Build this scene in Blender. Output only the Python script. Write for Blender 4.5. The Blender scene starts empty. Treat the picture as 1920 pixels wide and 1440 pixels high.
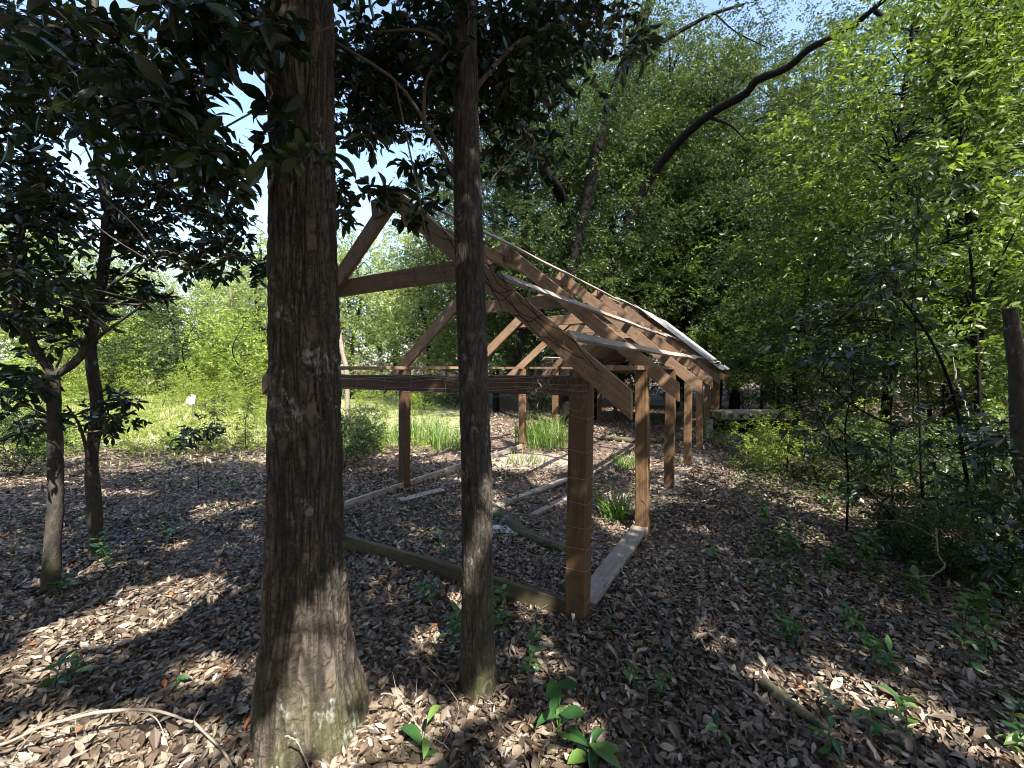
import bpy, math, random
import numpy as np
from mathutils import Vector, Matrix

# ------------------------------------------------------------------ camera, sky, sun, exposure
F, PW, PH = 790.0, 1920.0, 1440.0
EYE = 1.6
PITCH = -math.atan(30.0 / F)
SC = bpy.context.scene
COL = SC.collection
cam_d = bpy.data.cameras.new('camera'); cam = bpy.data.objects.new('camera', cam_d); COL.objects.link(cam)
cam_d.sensor_width = 36.0; cam_d.lens = 36.0 * F / PW; cam_d.clip_start = 0.05; cam_d.clip_end = 2000
cam.location = (0, 0, EYE); cam.rotation_euler = (math.pi / 2 + PITCH, 0, 0)
SC.camera = cam

SUN_AZ, SUN_EL = math.radians(156), math.radians(50)      # azimuth clockwise from +Y, behind and to the right of the camera
TS = np.array([math.sin(SUN_AZ) * math.cos(SUN_EL), math.cos(SUN_AZ) * math.cos(SUN_EL), math.sin(SUN_EL)])
w = bpy.data.worlds.new("World"); SC.world = w; w.use_nodes = True
nt = w.node_tree
bg = nt.nodes['Background']
sky = nt.nodes.new('ShaderNodeTexSky'); sky.sky_type = 'NISHITA'; sky.sun_disc = False
sky.sun_elevation = SUN_EL; sky.sun_rotation = SUN_AZ
sky.air_density = 1.0; sky.dust_density = 1.6; sky.ozone_density = 0.6
nt.links.new(sky.outputs[0], bg.inputs[0]); bg.inputs[1].default_value = 0.15
sd = bpy.data.lights.new('sun', 'SUN'); sun = bpy.data.objects.new('sun', sd); COL.objects.link(sun)
sd.energy = 5.0; sd.angle = math.radians(0.45); sd.color = (1.0, 0.95, 0.86)
sun.rotation_euler = Vector(TS).to_track_quat('Z', 'Y').to_euler()
sun.location = (0, 0, 30)
SC.view_settings.view_transform = 'Standard'; SC.view_settings.look = 'None'
SC.view_settings.exposure = 1.75; SC.view_settings.gamma = 1.0
SC.cycles.max_bounces = 6; SC.cycles.diffuse_bounces = 2; SC.cycles.glossy_bounces = 2
SC.cycles.transmission_bounces = 4; SC.cycles.transparent_max_bounces = 4
SC.cycles.use_denoising = True; SC.cycles.filter_width = 1.0
SC.cycles.sample_clamp_indirect = 6.0

rng = np.random.default_rng(7)
random.seed(5)

# ------------------------------------------------------------------ picture -> world helpers (for measuring the photograph)
CF = np.array([0, math.cos(PITCH), math.sin(PITCH)]); CU = np.array([0, -math.sin(PITCH), math.cos(PITCH)]); CR = np.array([1.0, 0, 0])
def ray(px, py): return F * CF + (px - PW / 2) * CR - (py - PH / 2) * CU
def W(px, py, depth):
    d = ray(px, py); return np.array([0, 0, EYE]) + d * (depth / d[1])
def G(px, py, z=0.0):
    d = ray(px, py); return np.array([0, 0, EYE]) + d * ((z - EYE) / d[2])
def uv(p):
    p = np.asarray(p, float); t = p[..., 2] / TS[2]
    return np.stack([p[..., 0] - TS[0] * t, p[..., 1] - TS[1] * t], -1)
def PX(p):
    p = np.asarray(p, float); q = p - np.array([0, 0, EYE]); dz = np.maximum(q @ CF, 1e-3)
    return np.stack([PW / 2 + F * (q @ CR) / dz, PH / 2 - F * (q @ CU) / dz, q @ CF], -1)

# ------------------------------------------------------------------ noise
def _h(ix, iy, iz, s):
    n = (ix.astype(np.int64) * 374761393 + iy.astype(np.int64) * 668265263 + iz.astype(np.int64) * 2147483647 + s * 974711) & 0xffffffff
    n = ((n ^ (n >> 13)) * 1274126177) & 0xffffffff
    n = ((n ^ (n >> 16)) * 2246822519) & 0xffffffff
    return ((n ^ (n >> 15)) & 0xffffff) / float(0xffffff)
def noise(x, y, z=0.0, s=0):
    x, y, z = np.broadcast_arrays(np.asarray(x, float), np.asarray(y, float), np.asarray(z, float))
    fx, fy, fz = np.floor(x), np.floor(y), np.floor(z)
    tx, ty, tz = x - fx, y - fy, z - fz
    tx, ty, tz = [t * t * (3 - 2 * t) for t in (tx, ty, tz)]
    r = 0
    for dx in (0, 1):
        for dy in (0, 1):
            for dz in (0, 1):
                r = r + _h(fx + dx, fy + dy, fz + dz, s) * (tx if dx else 1 - tx) * (ty if dy else 1 - ty) * (tz if dz else 1 - tz)
    return r
def fbm(x, y, z=0.0, s=0, o=4):
    r, a, t = 0, 1.0, 0
    for k in range(o):
        r = r + a * noise(x * 2 ** k, y * 2 ** k, np.asarray(z) * 2 ** k, s + k); t += a; a *= .5
    return r / t

# ------------------------------------------------------------------ mesh building
class MB:
    def __init__(s): s.v = []; s.f = {3: [], 4: []}; s.r = []; s.n = 0; s.mi = {3: [], 4: []}
    def add(s, v, faces, r=0.0, mi=0):
        v = np.asarray(v, float); faces = np.asarray(faces, np.int64)
        s.v.append(v); k = faces.shape[1]
        s.f[k].append(faces + s.n); s.mi[k].append(np.full(len(faces), mi))
        s.r.append(np.broadcast_to(np.asarray(r, float), (len(v),)).copy()); s.n += len(v)
    def build(s, name, mat, parent=None, smooth=False):
        me = bpy.data.meshes.new(name)
        v = np.concatenate(s.v); me.vertices.add(len(v)); me.vertices.foreach_set('co', v.astype(np.float32).ravel())
        fl, st, tot, mi = [], [], [], []; o = 0
        for k in (3, 4):
            if s.f[k]:
                a = np.concatenate(s.f[k]); fl.append(a.ravel()); st.append(o + np.arange(len(a)) * k); tot.append(np.full(len(a), k)); o += a.size
                mi.append(np.concatenate(s.mi[k]))
        fl = np.concatenate(fl); st = np.concatenate(st); tot = np.concatenate(tot); mi = np.concatenate(mi)
        me.loops.add(len(fl)); me.loops.foreach_set('vertex_index', fl.astype(np.int32))
        me.polygons.add(len(st)); me.polygons.foreach_set('loop_start', st.astype(np.int32)); me.polygons.foreach_set('loop_total', tot.astype(np.int32))
        me.polygons.foreach_set('material_index', mi.astype(np.int32))
        me.polygons.foreach_set('use_smooth', np.full(len(st), smooth))
        at = me.attributes.new('rnd', 'FLOAT', 'POINT'); at.data.foreach_set('value', np.concatenate(s.r).astype(np.float32))
        for m in (mat if isinstance(mat, (list, tuple)) else [mat]): me.materials.append(m)
        me.update(calc_edges=True); me.validate()
        o = bpy.data.objects.new(name, me); COL.objects.link(o)
        if parent: o.parent = parent
        return o

def thing(name, label, cat, loc=(0, 0, 0), rz=0, group=None):
    o = bpy.data.objects.new(name, None); COL.objects.link(o); o.location = tuple(float(c) for c in loc); o.rotation_euler = (0, 0, rz)
    o.empty_display_size = .1
    return tag(o, label, cat, group)
def tag(o, label, cat, group=None, kind=None):
    if label: o['label'] = label
    if cat: o['category'] = cat
    if group: o['group'] = group
    if kind: o['kind'] = kind
    return o
def copy_thing(o, loc, rz=0, scale=1.0, label=None, group=None):
    c = o.copy(); COL.objects.link(c); c.location = tuple(float(a) for a in loc); c.rotation_euler = (0, 0, rz)
    c.scale = (scale,) * 3 if np.isscalar(scale) else scale
    if label: c['label'] = label
    if group: c['group'] = group
    for ch in list(o.children):
        d = ch.copy(); COL.objects.link(d); d.parent = c
    return c

def smooth_path(P, n):
    P = np.asarray(P, float)
    if len(P) == 2: t = np.linspace(0, 1, n)[:, None]; return P[0] * (1 - t) + P[1] * t
    Q = np.vstack([2 * P[0] - P[1], P, 2 * P[-1] - P[-2]]); out = []
    m = len(P) - 1
    for u in np.linspace(0, m, n):
        i = min(int(u), m - 1); t = u - i
        a, b, c, d = Q[i], Q[i + 1], Q[i + 2], Q[i + 3]
        out.append(.5 * ((2 * b) + (-a + c) * t + (2 * a - 5 * b + 4 * c - d) * t * t + (-a + 3 * b - 3 * c + d) * t ** 3))
    return np.array(out)
def frames(P):
    T = np.gradient(P, axis=0); T /= np.linalg.norm(T, axis=1)[:, None] + 1e-9
    up = np.array([0, 0, 1.0]) if abs(T[0][2]) < .8 else np.array([0, 1.0, 0])
    A = np.cross(T, up); A /= np.linalg.norm(A, axis=1)[:, None] + 1e-9
    return T, A, np.cross(T, A)
def tube(mb, P, R, seg=7, r=0.5, wob=0.0, mi=0, sd=0):
    P = np.asarray(P, float); n = len(P); R = np.broadcast_to(np.asarray(R, float), (n,))
    T, A, B = frames(P); th = np.linspace(0, 2 * np.pi, seg, endpoint=False)
    RR = R[:, None] * np.ones(seg)
    if wob: RR = RR * (1 + wob * (noise(np.cos(th)[None] * 1.6 + sd, np.sin(th)[None] * 1.6, np.arange(n)[:, None] * .7 + sd) - .5) * 2)
    V = P[:, None] + RR[..., None] * (A[:, None] * np.cos(th)[None, :, None] + B[:, None] * np.sin(th)[None, :, None])
    i = np.arange(n - 1)[:, None] * seg; j = np.arange(seg)[None]; k = (j + 1) % seg
    Fq = np.stack([i + j, i + k, i + seg + k, i + seg + j], -1).reshape(-1, 4)
    mb.add(V.reshape(-1, 3), Fq, r, mi)
    for e, c in ((0, P[0]), (n - 1, P[-1])):
        b = e * seg; vv = np.vstack([V[e], c]); jj = np.arange(seg); kk = (jj + 1) % seg
        fc = np.stack([jj, kk, np.full(seg, seg)], -1)
        mb.add(vv, fc if e else fc[:, ::-1], r, mi)

def box(mb, a, b, wdt, hgt, up=(0, 0, 1), r=0.5, ns=1, warp=0.0, sd=0, bev=0.004):
    """a board from a to b; wdt across, hgt along up; ns segments with a slight warp; chamfered edges"""
    a = np.asarray(a, float); b = np.asarray(b, float); T = b - a; L = np.linalg.norm(T); T /= L
    up = np.asarray(up, float); up = up - T * (up @ T); up /= np.linalg.norm(up); S = np.cross(T, up)
    hw, hh = wdt / 2, hgt / 2; c = min(bev, hw * .4, hh * .4)
    prof = np.array([(-hw + c, -hh), (hw - c, -hh), (hw, -hh + c), (hw, hh - c), (hw - c, hh), (-hw + c, hh), (-hw, hh - c), (-hw, -hh + c)])
    n = ns + 1; t = np.linspace(0, 1, n)
    ctr = a + T * (t * L)[:, None]
    if warp: ctr = ctr + up * ((noise(t * 3 + sd, sd * 1.7) - .5) * 2 * warp)[:, None] + S * ((noise(t * 2.3 + sd, sd * 2.9 + 5) - .5) * 2 * warp)[:, None]
    V = ctr[:, None] + prof[None, :, :1] * S + prof[None, :, 1:] * up
    i = np.arange(n - 1)[:, None] * 8; j = np.arange(8)[None]; k = (j + 1) % 8
    mb.add(V.reshape(-1, 3), np.stack([i + j, i + k, i + 8 + k, i + 8 + j], -1).reshape(-1, 4), r)
    for e in (0, n - 1):
        q = V[e]; fc = np.array([(0, 1, 2, 7), (7, 2, 3, 6), (6, 3, 4, 5)])
        mb.add(q, fc[:, ::-1] if e == 0 else fc, r)

def unit(v): return v / (np.linalg.norm(v, axis=-1, keepdims=True) + 1e-9)
TPL = {
 'kite': (np.array([(0, 0, 0), (.45, -.5, .12), (1, 0, 0), (.45, .5, .12)]), np.array([(0, 1, 2), (0, 2, 3)])),
 'mid': (np.array([(0, 0, 0), (.28, -.4, .07), (.66, -.5, .06), (1, 0, -.1), (.66, .5, .06), (.28, .4, .07)]), np.array([(0, 1, 2, 3), (0, 3, 4, 5)])),
}
def _big():
    ts = [0, .12, .3, .5, .7, .87, 1]; ws = [.04, .2, .38, .5, .46, .28, 0.02]; hs = [0, .02, .03, .02, -.03, -.1, -.19]
    v = []; f = []
    for t, ww, h in zip(ts, ws, hs): v += [(t, -ww, h + ww * .22), (t, 0, h), (t, ww, h + ww * .22)]
    for i in range(len(ts) - 1):
        for j in (0, 1): f.append((i * 3 + j, i * 3 + j + 1, i * 3 + j + 4, i * 3 + j + 3))
    return np.array(v), np.array(f)
TPL['big'] = _big()
TPL['curl'] = (TPL['mid'][0] * np.array([1, 1, 1]) + np.array([(0, 0, .1), (0, 0, .16), (0, 0, .14), (0, 0, .3), (0, 0, .14), (0, 0, .16)]), TPL['mid'][1])

def add_leaves(mb, P, D, N, L, ratio=.42, kind='kite', r=None, g=None, mi=0):
    g = g or rng; n = len(P)
    if n == 0: return
    D = unit(D); N = unit(N - D * np.sum(N * D, -1, keepdims=True)); S = np.cross(D, N)
    L = np.broadcast_to(np.asarray(L, float), (n,)); Wd = L * ratio * g.uniform(.75, 1.2, n)
    tv, tf = TPL[kind]; m = len(tv)
    hs = g.uniform(-.3, 1.6, n)
    V = P[:, None] + D[:, None] * (tv[None, :, 0, None] * L[:, None, None]) + S[:, None] * (tv[None, :, 1, None] * Wd[:, None, None]) + N[:, None] * (tv[None, :, 2, None] * (L * hs)[:, None, None])
    Fc = (tf[None] + (np.arange(n) * m)[:, None, None]).reshape(-1, tf.shape[1])
    if r is None: r = g.uniform(0, 1, n)
    mb.add(V.reshape(-1, 3), Fc, np.repeat(r, m), mi)

def rdir(n, g=None):
    g = g or rng; return unit(g.normal(size=(n, 3)))
def sprays(mb, C, R, twigs, per, L, flat=.6, kind='kite', g=None, ratio=.42, keep=None, tone=None, droop=.15, wood=None, twr=.002):
    """C clump centres (n,3), R clump radii: leaves strung along short twigs that leave each centre"""
    g = g or rng; n = len(C); R = np.broadcast_to(np.asarray(R, float), (n,))
    o = rdir(n * twigs, g) * np.array([1, 1, flat]); base = np.repeat(C, twigs, 0) + o * (np.repeat(R, twigs) * g.uniform(.0, .85, n * twigs) )[:, None]
    d = unit(unit(o) + .7 * rdir(n * twigs, g) + np.array([0, 0, -droop])); tl = np.repeat(R, twigs) * g.uniform(.35, .75, n * twigs)
    if wood is not None:
        for q in range(n * twigs):
            tube(wood, np.array([base[q], base[q] + d[q] * tl[q] * .5 + np.array([0, 0, .01]), base[q] + d[q] * tl[q]]), [twr, twr * .8, twr * .4], 4)
    tt = (np.arange(per) + .6) / per
    P = base[:, None] + d[:, None] * (tl[:, None] * tt[None])[..., None] + g.normal(size=(n * twigs, per, 3)) * .12 * L
    side = unit(np.cross(d, np.array([0, 0, 1.0])) + 1e-3)
    sg = np.where((np.arange(per) % 2) == 0, 1.0, -1.0)
    D = unit(d[:, None] * .6 + side[:, None] * sg[None, :, None] * .8 + .45 * g.normal(size=(n * twigs, per, 3)) + np.array([0, 0, -.25]))
    N = np.array([0, 0, 1.0]) + .75 * g.normal(size=(n * twigs, per, 3))
    P = P.reshape(-1, 3); D = D.reshape(-1, 3); N = N.reshape(-1, 3)
    cr = np.repeat(g.uniform(0, 1, n), twigs * per) if tone is None else np.repeat(tone, twigs * per)
    r = np.clip(cr * .5 + g.uniform(0, .5, len(P)), 0, 1); Ls = L * g.uniform(.6, 1.25, len(P))
    if keep is not None:
        k = keep(P); P, D, N, r, Ls = P[k], D[k], N[k], r[k], Ls[k]
    add_leaves(mb, P, D, N, Ls, ratio, kind, r, g)

# ------------------------------------------------------------------ materials
def mat(name): 
    m = bpy.data.materials.new(name); m.use_nodes = True; return m, m.node_tree, m.node_tree.nodes['Principled BSDF']
def ramp(nt, fac, stops):
    n = nt.nodes.new('ShaderNodeValToRGB'); e = n.color_ramp.elements
    while len(e) < len(stops): e.new(.5)
    for i, (p, c) in enumerate(stops): e[i].position = p; e[i].color = (*c, 1)
    nt.links.new(fac, n.inputs[0]); return n.outputs[0]
def attr(nt, nm='rnd'):
    a = nt.nodes.new('ShaderNodeAttribute'); a.attribute_name = nm; return a.outputs['Fac']
def tnoise(nt, scale, detail=4, vec=None, out='Fac', rough=.55, dist=0):
    n = nt.nodes.new('ShaderNodeTexNoise'); n.inputs['Scale'].default_value = scale; n.inputs['Detail'].default_value = detail
    n.inputs['Roughness'].default_value = rough; n.inputs['Distortion'].default_value = dist
    if vec is not None: nt.links.new(vec, n.inputs['Vector'])
    return n.outputs[out]
def mapping(nt, scale, coord='Object', rot=(0, 0, 0)):
    t = nt.nodes.new('ShaderNodeTexCoord'); m = nt.nodes.new('ShaderNodeMapping'); m.inputs['Scale'].default_value = scale; m.inputs['Rotation'].default_value = rot
    nt.links.new(t.outputs[coord], m.inputs[0]); return m.outputs[0]
def bump(nt, bsdf, h, strength, dist=.01):
    b = nt.nodes.new('ShaderNodeBump'); b.inputs['Strength'].default_value = strength; b.inputs['Distance'].default_value = dist
    nt.links.new(h, b.inputs['Height']); nt.links.new(b.outputs[0], bsdf.inputs['Normal'])
def mixc(nt, fac, a, b, mode='MIX'):
    n = nt.nodes.new('ShaderNodeMix'); n.data_type = 'RGBA'; n.blend_type = mode
    for s, v in ((0, fac), (6, a), (7, b)):
        if isinstance(v, (int, float)): n.inputs[s].default_value = v
        elif isinstance(v, tuple): n.inputs[s].default_value = (*v, 1)
        else: nt.links.new(v, n.inputs[s])
    return n.outputs[2]
def leaf_mat(name, stops, trans=.35, rough=.42, spec=.45, tcol=1.5):
    m, nt, b = mat(name)
    c = ramp(nt, attr(nt), stops)
    nt.links.new(c, b.inputs['Base Color']); b.inputs['Roughness'].default_value = rough; b.inputs['Specular IOR Level'].default_value = spec
    if trans > 0:
        t = nt.nodes.new('ShaderNodeBsdfTranslucent'); mx = nt.nodes.new('ShaderNodeMixShader'); mx.inputs[0].default_value = trans
        c2 = mixc(nt, 1.0, c, (1.3 * tcol, 1.25 * tcol, .6 * tcol), 'MULTIPLY')
        nt.links.new(c2, t.inputs[0]); nt.links.new(b.outputs[0], mx.inputs[1]); nt.links.new(t.outputs[0], mx.inputs[2])
        nt.links.new(mx.outputs[0], nt.nodes['Material Output'].inputs[0])
    return m
M = {}
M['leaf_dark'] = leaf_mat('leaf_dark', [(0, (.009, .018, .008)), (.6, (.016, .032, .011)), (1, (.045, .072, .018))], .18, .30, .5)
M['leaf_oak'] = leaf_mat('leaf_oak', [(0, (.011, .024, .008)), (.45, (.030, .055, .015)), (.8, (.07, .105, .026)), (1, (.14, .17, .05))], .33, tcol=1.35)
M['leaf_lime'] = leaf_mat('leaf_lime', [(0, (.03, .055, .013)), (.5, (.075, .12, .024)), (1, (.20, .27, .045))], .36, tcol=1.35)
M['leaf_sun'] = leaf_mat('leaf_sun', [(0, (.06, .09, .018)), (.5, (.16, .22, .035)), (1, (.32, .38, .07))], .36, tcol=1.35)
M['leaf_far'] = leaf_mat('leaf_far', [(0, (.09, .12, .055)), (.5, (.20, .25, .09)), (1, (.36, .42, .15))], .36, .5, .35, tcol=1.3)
M['leaf_bright'] = leaf_mat('leaf_bright', [(0, (.02, .06, .018)), (.6, (.05, .13, .03)), (1, (.13, .22, .05))], .3, .3, .6)
M['grass'] = leaf_mat('grass', [(0, (.04, .085, .02)), (.5, (.11, .2, .04)), (1, (.26, .33, .11))], .4, .5, .3)
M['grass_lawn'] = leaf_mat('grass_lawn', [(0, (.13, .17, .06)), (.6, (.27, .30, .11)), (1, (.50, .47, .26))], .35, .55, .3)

def litter_mat():
    m, nt, b = mat('dry_leaf')
    c = ramp(nt, attr(nt), [(0, (.024, .016, .010)), (.22, (.085, .058, .038)), (.45, (.175, .130, .092)), (.68, (.29, .235, .175)), (.9, (.45, .385, .30)), (.965, (.22, .085, .035)), (1, (.30, .10, .035))])
    n = tnoise(nt, 60, 3, mapping(nt, (1, 1, 1)))
    c = mixc(nt, .35, c, ramp(nt, n, [(.3, (.3, .26, .24)), (.7, (1, 1, 1))]), 'MULTIPLY')
    nt.links.new(c, b.inputs['Base Color']); b.inputs['Roughness'].default_value = .48; b.inputs['Specular IOR Level'].default_value = .5
    return m
M['litter'] = litter_mat()
def ground_mat():
    m, nt, b = mat('forest_soil')
    v = mapping(nt, (1, 1, 1))
    n1 = tnoise(nt, 1.3, 6, v); n2 = tnoise(nt, 38, 8, v, rough=.7); vo = nt.nodes.new('ShaderNodeTexVoronoi'); vo.inputs['Scale'].default_value = 22; nt.links.new(v, vo.inputs['Vector'])
    c = ramp(nt, n2, [(.25, (.03, .02, .015)), (.45, (.10, .07, .052)), (.6, (.2, .155, .125)), (.8, (.3, .25, .21))])
    c = mixc(nt, .5, c, ramp(nt, n1, [(.35, (.55, .48, .42)), (.65, (1.15, 1.0, .9))]), 'MULTIPLY')
    sp = nt.nodes.new('ShaderNodeSeparateXYZ'); nt.links.new(v, sp.inputs[0])
    nt.links.new(c, b.inputs['Base Color']); b.inputs['Roughness'].default_value = .85
    bump(nt, b, n2, .8, .02); return m
M['ground'] = ground_mat()
def bark_mat(name, dark, light, moss=0.0, lichen=.3, sc=30, zs=.35, mossz=.7):
    m, nt, b = mat(name)
    v = mapping(nt, (1, 1, zs))
    n = tnoise(nt, sc, 6, v, rough=.65, dist=.4); rd = attr(nt, 'rnd'); n3 = tnoise(nt, 45, 4, mapping(nt, (1, 1, .6)))
    mm = nt.nodes.new('ShaderNodeMath'); mm.operation = 'MULTIPLY_ADD'; nt.links.new(rd, mm.inputs[0]); mm.inputs[1].default_value = .55
    m2 = nt.nodes.new('ShaderNodeMath'); m2.operation = 'MULTIPLY'; nt.links.new(n, m2.inputs[0]); m2.inputs[1].default_value = .6; nt.links.new(m2.outputs[0], mm.inputs[2])
    c = ramp(nt, mm.outputs[0], [(.25, dark), (.5, tuple((a + 2 * d) / 3 for a, d in zip(light, dark))), (.78, light)])
    if lichen:
        l = ramp(nt, tnoise(nt, 5, 5, mapping(nt, (1, 1, .7)), rough=.7), [(.56, (0, 0, 0)), (.64, (1, 1, 1))])
        l2 = mixc(nt, 1.0, l, ramp(nt, n3, [(.45, (0, 0, 0)), (.6, (lichen,) * 3)]), 'MULTIPLY')
        c = mixc(nt, l2, c, (.42, .44, .40) if light[0] > .06 else (.08, .08, .07))
    if moss:
        g = nt.nodes.new('ShaderNodeNewGeometry'); sp = nt.nodes.new('ShaderNodeSeparateXYZ'); nt.links.new(g.outputs['Position'], sp.inputs[0])
        mr = nt.nodes.new('ShaderNodeMapRange'); nt.links.new(sp.outputs[2], mr.inputs[0]); mr.inputs[1].default_value = mossz; mr.inputs[2].default_value = 0; mr.inputs[3].default_value = 0; mr.inputs[4].default_value = 1
        f = nt.nodes.new('ShaderNodeMath'); f.operation = 'MULTIPLY'; nt.links.new(mr.outputs[0], f.inputs[0])
        nt.links.new(ramp(nt, tnoise(nt, 7, 5, mapping(nt, (1, 1, .6))), [(.42, (0, 0, 0)), (.62, (moss,) * 3)]), f.inputs[1])
        c = mixc(nt, f.outputs[0], c, (.10, .11, .03))
    nt.links.new(c, b.inputs['Base Color']); b.inputs['Roughness'].default_value = .85; b.inputs['Specular IOR Level'].default_value = .25 if light[0] > .06 else .08
    bump(nt, b, n, .9, .012); return m
M['bark_oak'] = bark_mat('bark_oak', (.006, .005, .004), (.125, .10, .078), .4, .6, 50, 1.0, .45)
M['bark_grey'] = bark_mat('bark_grey', (.010, .008, .007), (.10, .085, .07), .5, .5, 36, .5)
M['bark_dark'] = bark_mat('bark_dark', (.005, .004, .0035), (.014, .012, .010), 0, .05, 14, .3)  # near-black: the shade on silhouetted trunks is put into this bark colour
M['twig'] = bark_mat('twig', (.05, .04, .03), (.16, .13, .10), 0, .3, 20, .5)
M['twig_pale'] = bark_mat('twig_pale', (.10, .08, .06), (.29, .25, .20), 0, .4, 34, .7)
def wood_mat(name, a, b_, grey, gamt=.5, rough=.62, axis=0):
    """sawn timber: coordinates along the board are stored in the mesh uv"""
    m, nt, b = mat(name)
    uvn = nt.nodes.new('ShaderNodeUVMap'); mp = nt.nodes.new('ShaderNodeMapping'); nt.links.new(uvn.outputs[0], mp.inputs[0]); mp.inputs['Scale'].default_value = (1.2, 26, 1)
    gr = tnoise(nt, 1.6, 5, mp.outputs[0], rough=.6, dist=.35)
    fine = nt.nodes.new('ShaderNodeMapping'); nt.links.new(uvn.outputs[0], fine.inputs[0]); fine.inputs['Scale'].default_value = (6, 260, 1)
    fn = tnoise(nt, 1.0, 3, fine.outputs[0])
    c = ramp(nt, gr, [(.3, a), (.5, tuple((x + y) / 2 for x, y in zip(a, b_))), (.7, b_)])
    big = nt.nodes.new('ShaderNodeMapping'); nt.links.new(uvn.outputs[0], big.inputs[0]); big.inputs['Scale'].default_value = (1.5, 5, 1)
    c = mixc(nt, ramp(nt, tnoise(nt, 1.0, 5, big.outputs[0], rough=.65), [(.5 - gamt * .3, (.05,) * 3), (.75, (gamt,) * 3)]), c, grey)
    c = mixc(nt, .5, c, ramp(nt, fn, [(.35, (.5, .45, .42)), (.6, (1, 1, 1))]), 'MULTIPLY')
    vo = nt.nodes.new('ShaderNodeTexVoronoi'); vm = nt.nodes.new('ShaderNodeMapping'); nt.links.new(uvn.outputs[0], vm.inputs[0]); vm.inputs['Scale'].default_value = (2.2, 6, 1); nt.links.new(vm.outputs[0], vo.inputs['Vector']); vo.inputs['Scale'].default_value = 1.0
    c = mixc(nt, ramp(nt, vo.outputs['Distance'], [(.03, (.85,) * 3), (.075, (0, 0, 0))]), c, (.06, .03, .02))
    oi = nt.nodes.new('ShaderNodeObjectInfo'); c = mixc(nt, 1.0, c, ramp(nt, oi.outputs['Random'], [(0, (.62, .60, .58)), (.35, (.85, .82, .80)), (.7, (1.0, .98, .95)), (1, (1.22, 1.2, 1.18))]), 'MULTIPLY')
    st = nt.nodes.new('ShaderNodeMapping'); nt.links.new(uvn.outputs[0], st.inputs[0]); st.inputs['Scale'].default_value = (9, 9, 1)
    c = mixc(nt, .45, c, ramp(nt, tnoise(nt, 1.0, 6, st.outputs[0], rough=.75), [(.36, (.25, .24, .23)), (.52, (1, 1, 1))]), 'MULTIPLY')
    nt.links.new(c, b.inputs['Base Color']); b.inputs['Roughness'].default_value = rough; b.inputs['Specular IOR Level'].default_value = .3
    bump(nt, b, gr, .35, .004); return m
M['post'] = wood_mat('post_wood', (.07, .036, .016), (.20, .112, .050), (.13, .10, .07), .5)
M['rafter'] = wood_mat('rafter_wood', (.13, .068, .034), (.31, .18, .095), (.23, .185, .14), .75)
M['board_grey'] = wood_mat('weathered_board', (.20, .17, .14), (.40, .36, .31), (.30, .28, .26), .5)
M['beam_dark'] = wood_mat('dark_beam', (.06, .03, .018), (.14, .075, .045), (.10, .08, .06), .4)
M['sill'] = wood_mat('sill_wood', (.06, .048, .03), (.15, .12, .08), (.075, .075, .04), .5)
def plain(name, c, rough=.6, metal=0, spec=.5):
    m, nt, b = mat(name); n = tnoise(nt, 25, 5, mapping(nt, (1, 1, 1)))
    cc = mixc(nt, .4, c, ramp(nt, n, [(.3, (.5,) * 3), (.7, (1.1,) * 3)]), 'MULTIPLY')
    nt.links.new(cc, b.inputs['Base Color']); b.inputs['Roughness'].default_value = rough; b.inputs['Metallic'].default_value = metal; b.inputs['Specular IOR Level'].default_value = spec
    return m
M['metal'] = plain('roof_metal', (.46, .46, .46), .5, .3)
M['wire'] = plain('wire_metal', (.35, .30, .26), .5, .5)
M['white'] = plain('white_paint', (.85, .85, .83), .5)
M['mud'] = plain('sand', (.27, .22, .175), .95)

def board_uv(o):
    """u along the longest axis of each box (mesh built in object space): planar by dominant axis stored from box()"""
    me = o.data; n = len(me.vertices); co = np.empty(n * 3); me.vertices.foreach_get('co', co); co = co.reshape(-1, 3)
    c = co.mean(0); U, S, Vt = np.linalg.svd(co - c, full_matrices=False); q = (co - c) @ Vt.T
    li = np.empty(len(me.loops), np.int32); me.loops.foreach_get('vertex_index', li)
    off = np.array([abs(math.sin(c[0] * 12.7 + c[1] * 3.1 + c[2] * 7.7)) * 40, abs(math.cos(c[0] * 5.7 + c[1] * 9.1)) * 10])
    # v wraps round the section so that every face shows grain
    v = q[:, 1] + q[:, 2]
    t = me.uv_layers.new(name='UVMap'); t.data.foreach_set('uv', (np.stack([q[li, 0] + off[0], v[li] + off[1]], -1)).astype(np.float32).ravel())
    return o

# ------------------------------------------------------------------ sun patches, made by gaps cut into the crowns overhead to shape the light
LIT = []
def lit(px, py, rx, ry, depth=None, ang=0):
    """one gap cut in the canopy to let sun through: a point in the photo that the sun reaches, with the size of the spot in metres"""
    p = G(px, py) if depth is None else W(px, py, depth)
    c = uv(p); rx, ry = rx * 1.15 + .09, ry * 1.15 + .09; LIT.append((c[0], c[1], rx, ry, math.radians(ang)))
lit(560, 1290, .10, .34, 1.66); lit(600, 1180, .045, .14, 1.72)
lit(730, 1400, .14, .22); lit(1030, 1400, .16, .13); lit(900, 1340, .10, .06)
lit(70, 1400, .3, .13); lit(250, 1415, .2, .1); lit(230, 1160, .30, .16); lit(330, 1110, .3, .1); lit(60, 1260, .1, .1); lit(420, 1240, .12, .06); lit(130, 1200, .15, .08)
lit(100, 1000, .06, .15, 3.0)
lit(1440, 1270, .17, .07, ang=-35); lit(1590, 1300, .20, .07, ang=-35); lit(1700, 1330, .15, .05, ang=-35); lit(1840, 1390, .25, .08, ang=-30)
lit(1270, 1180, .15, .08); lit(990, 1230, .10, .05)
lit(890, 1010, .03, .2, 2.05)
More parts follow.
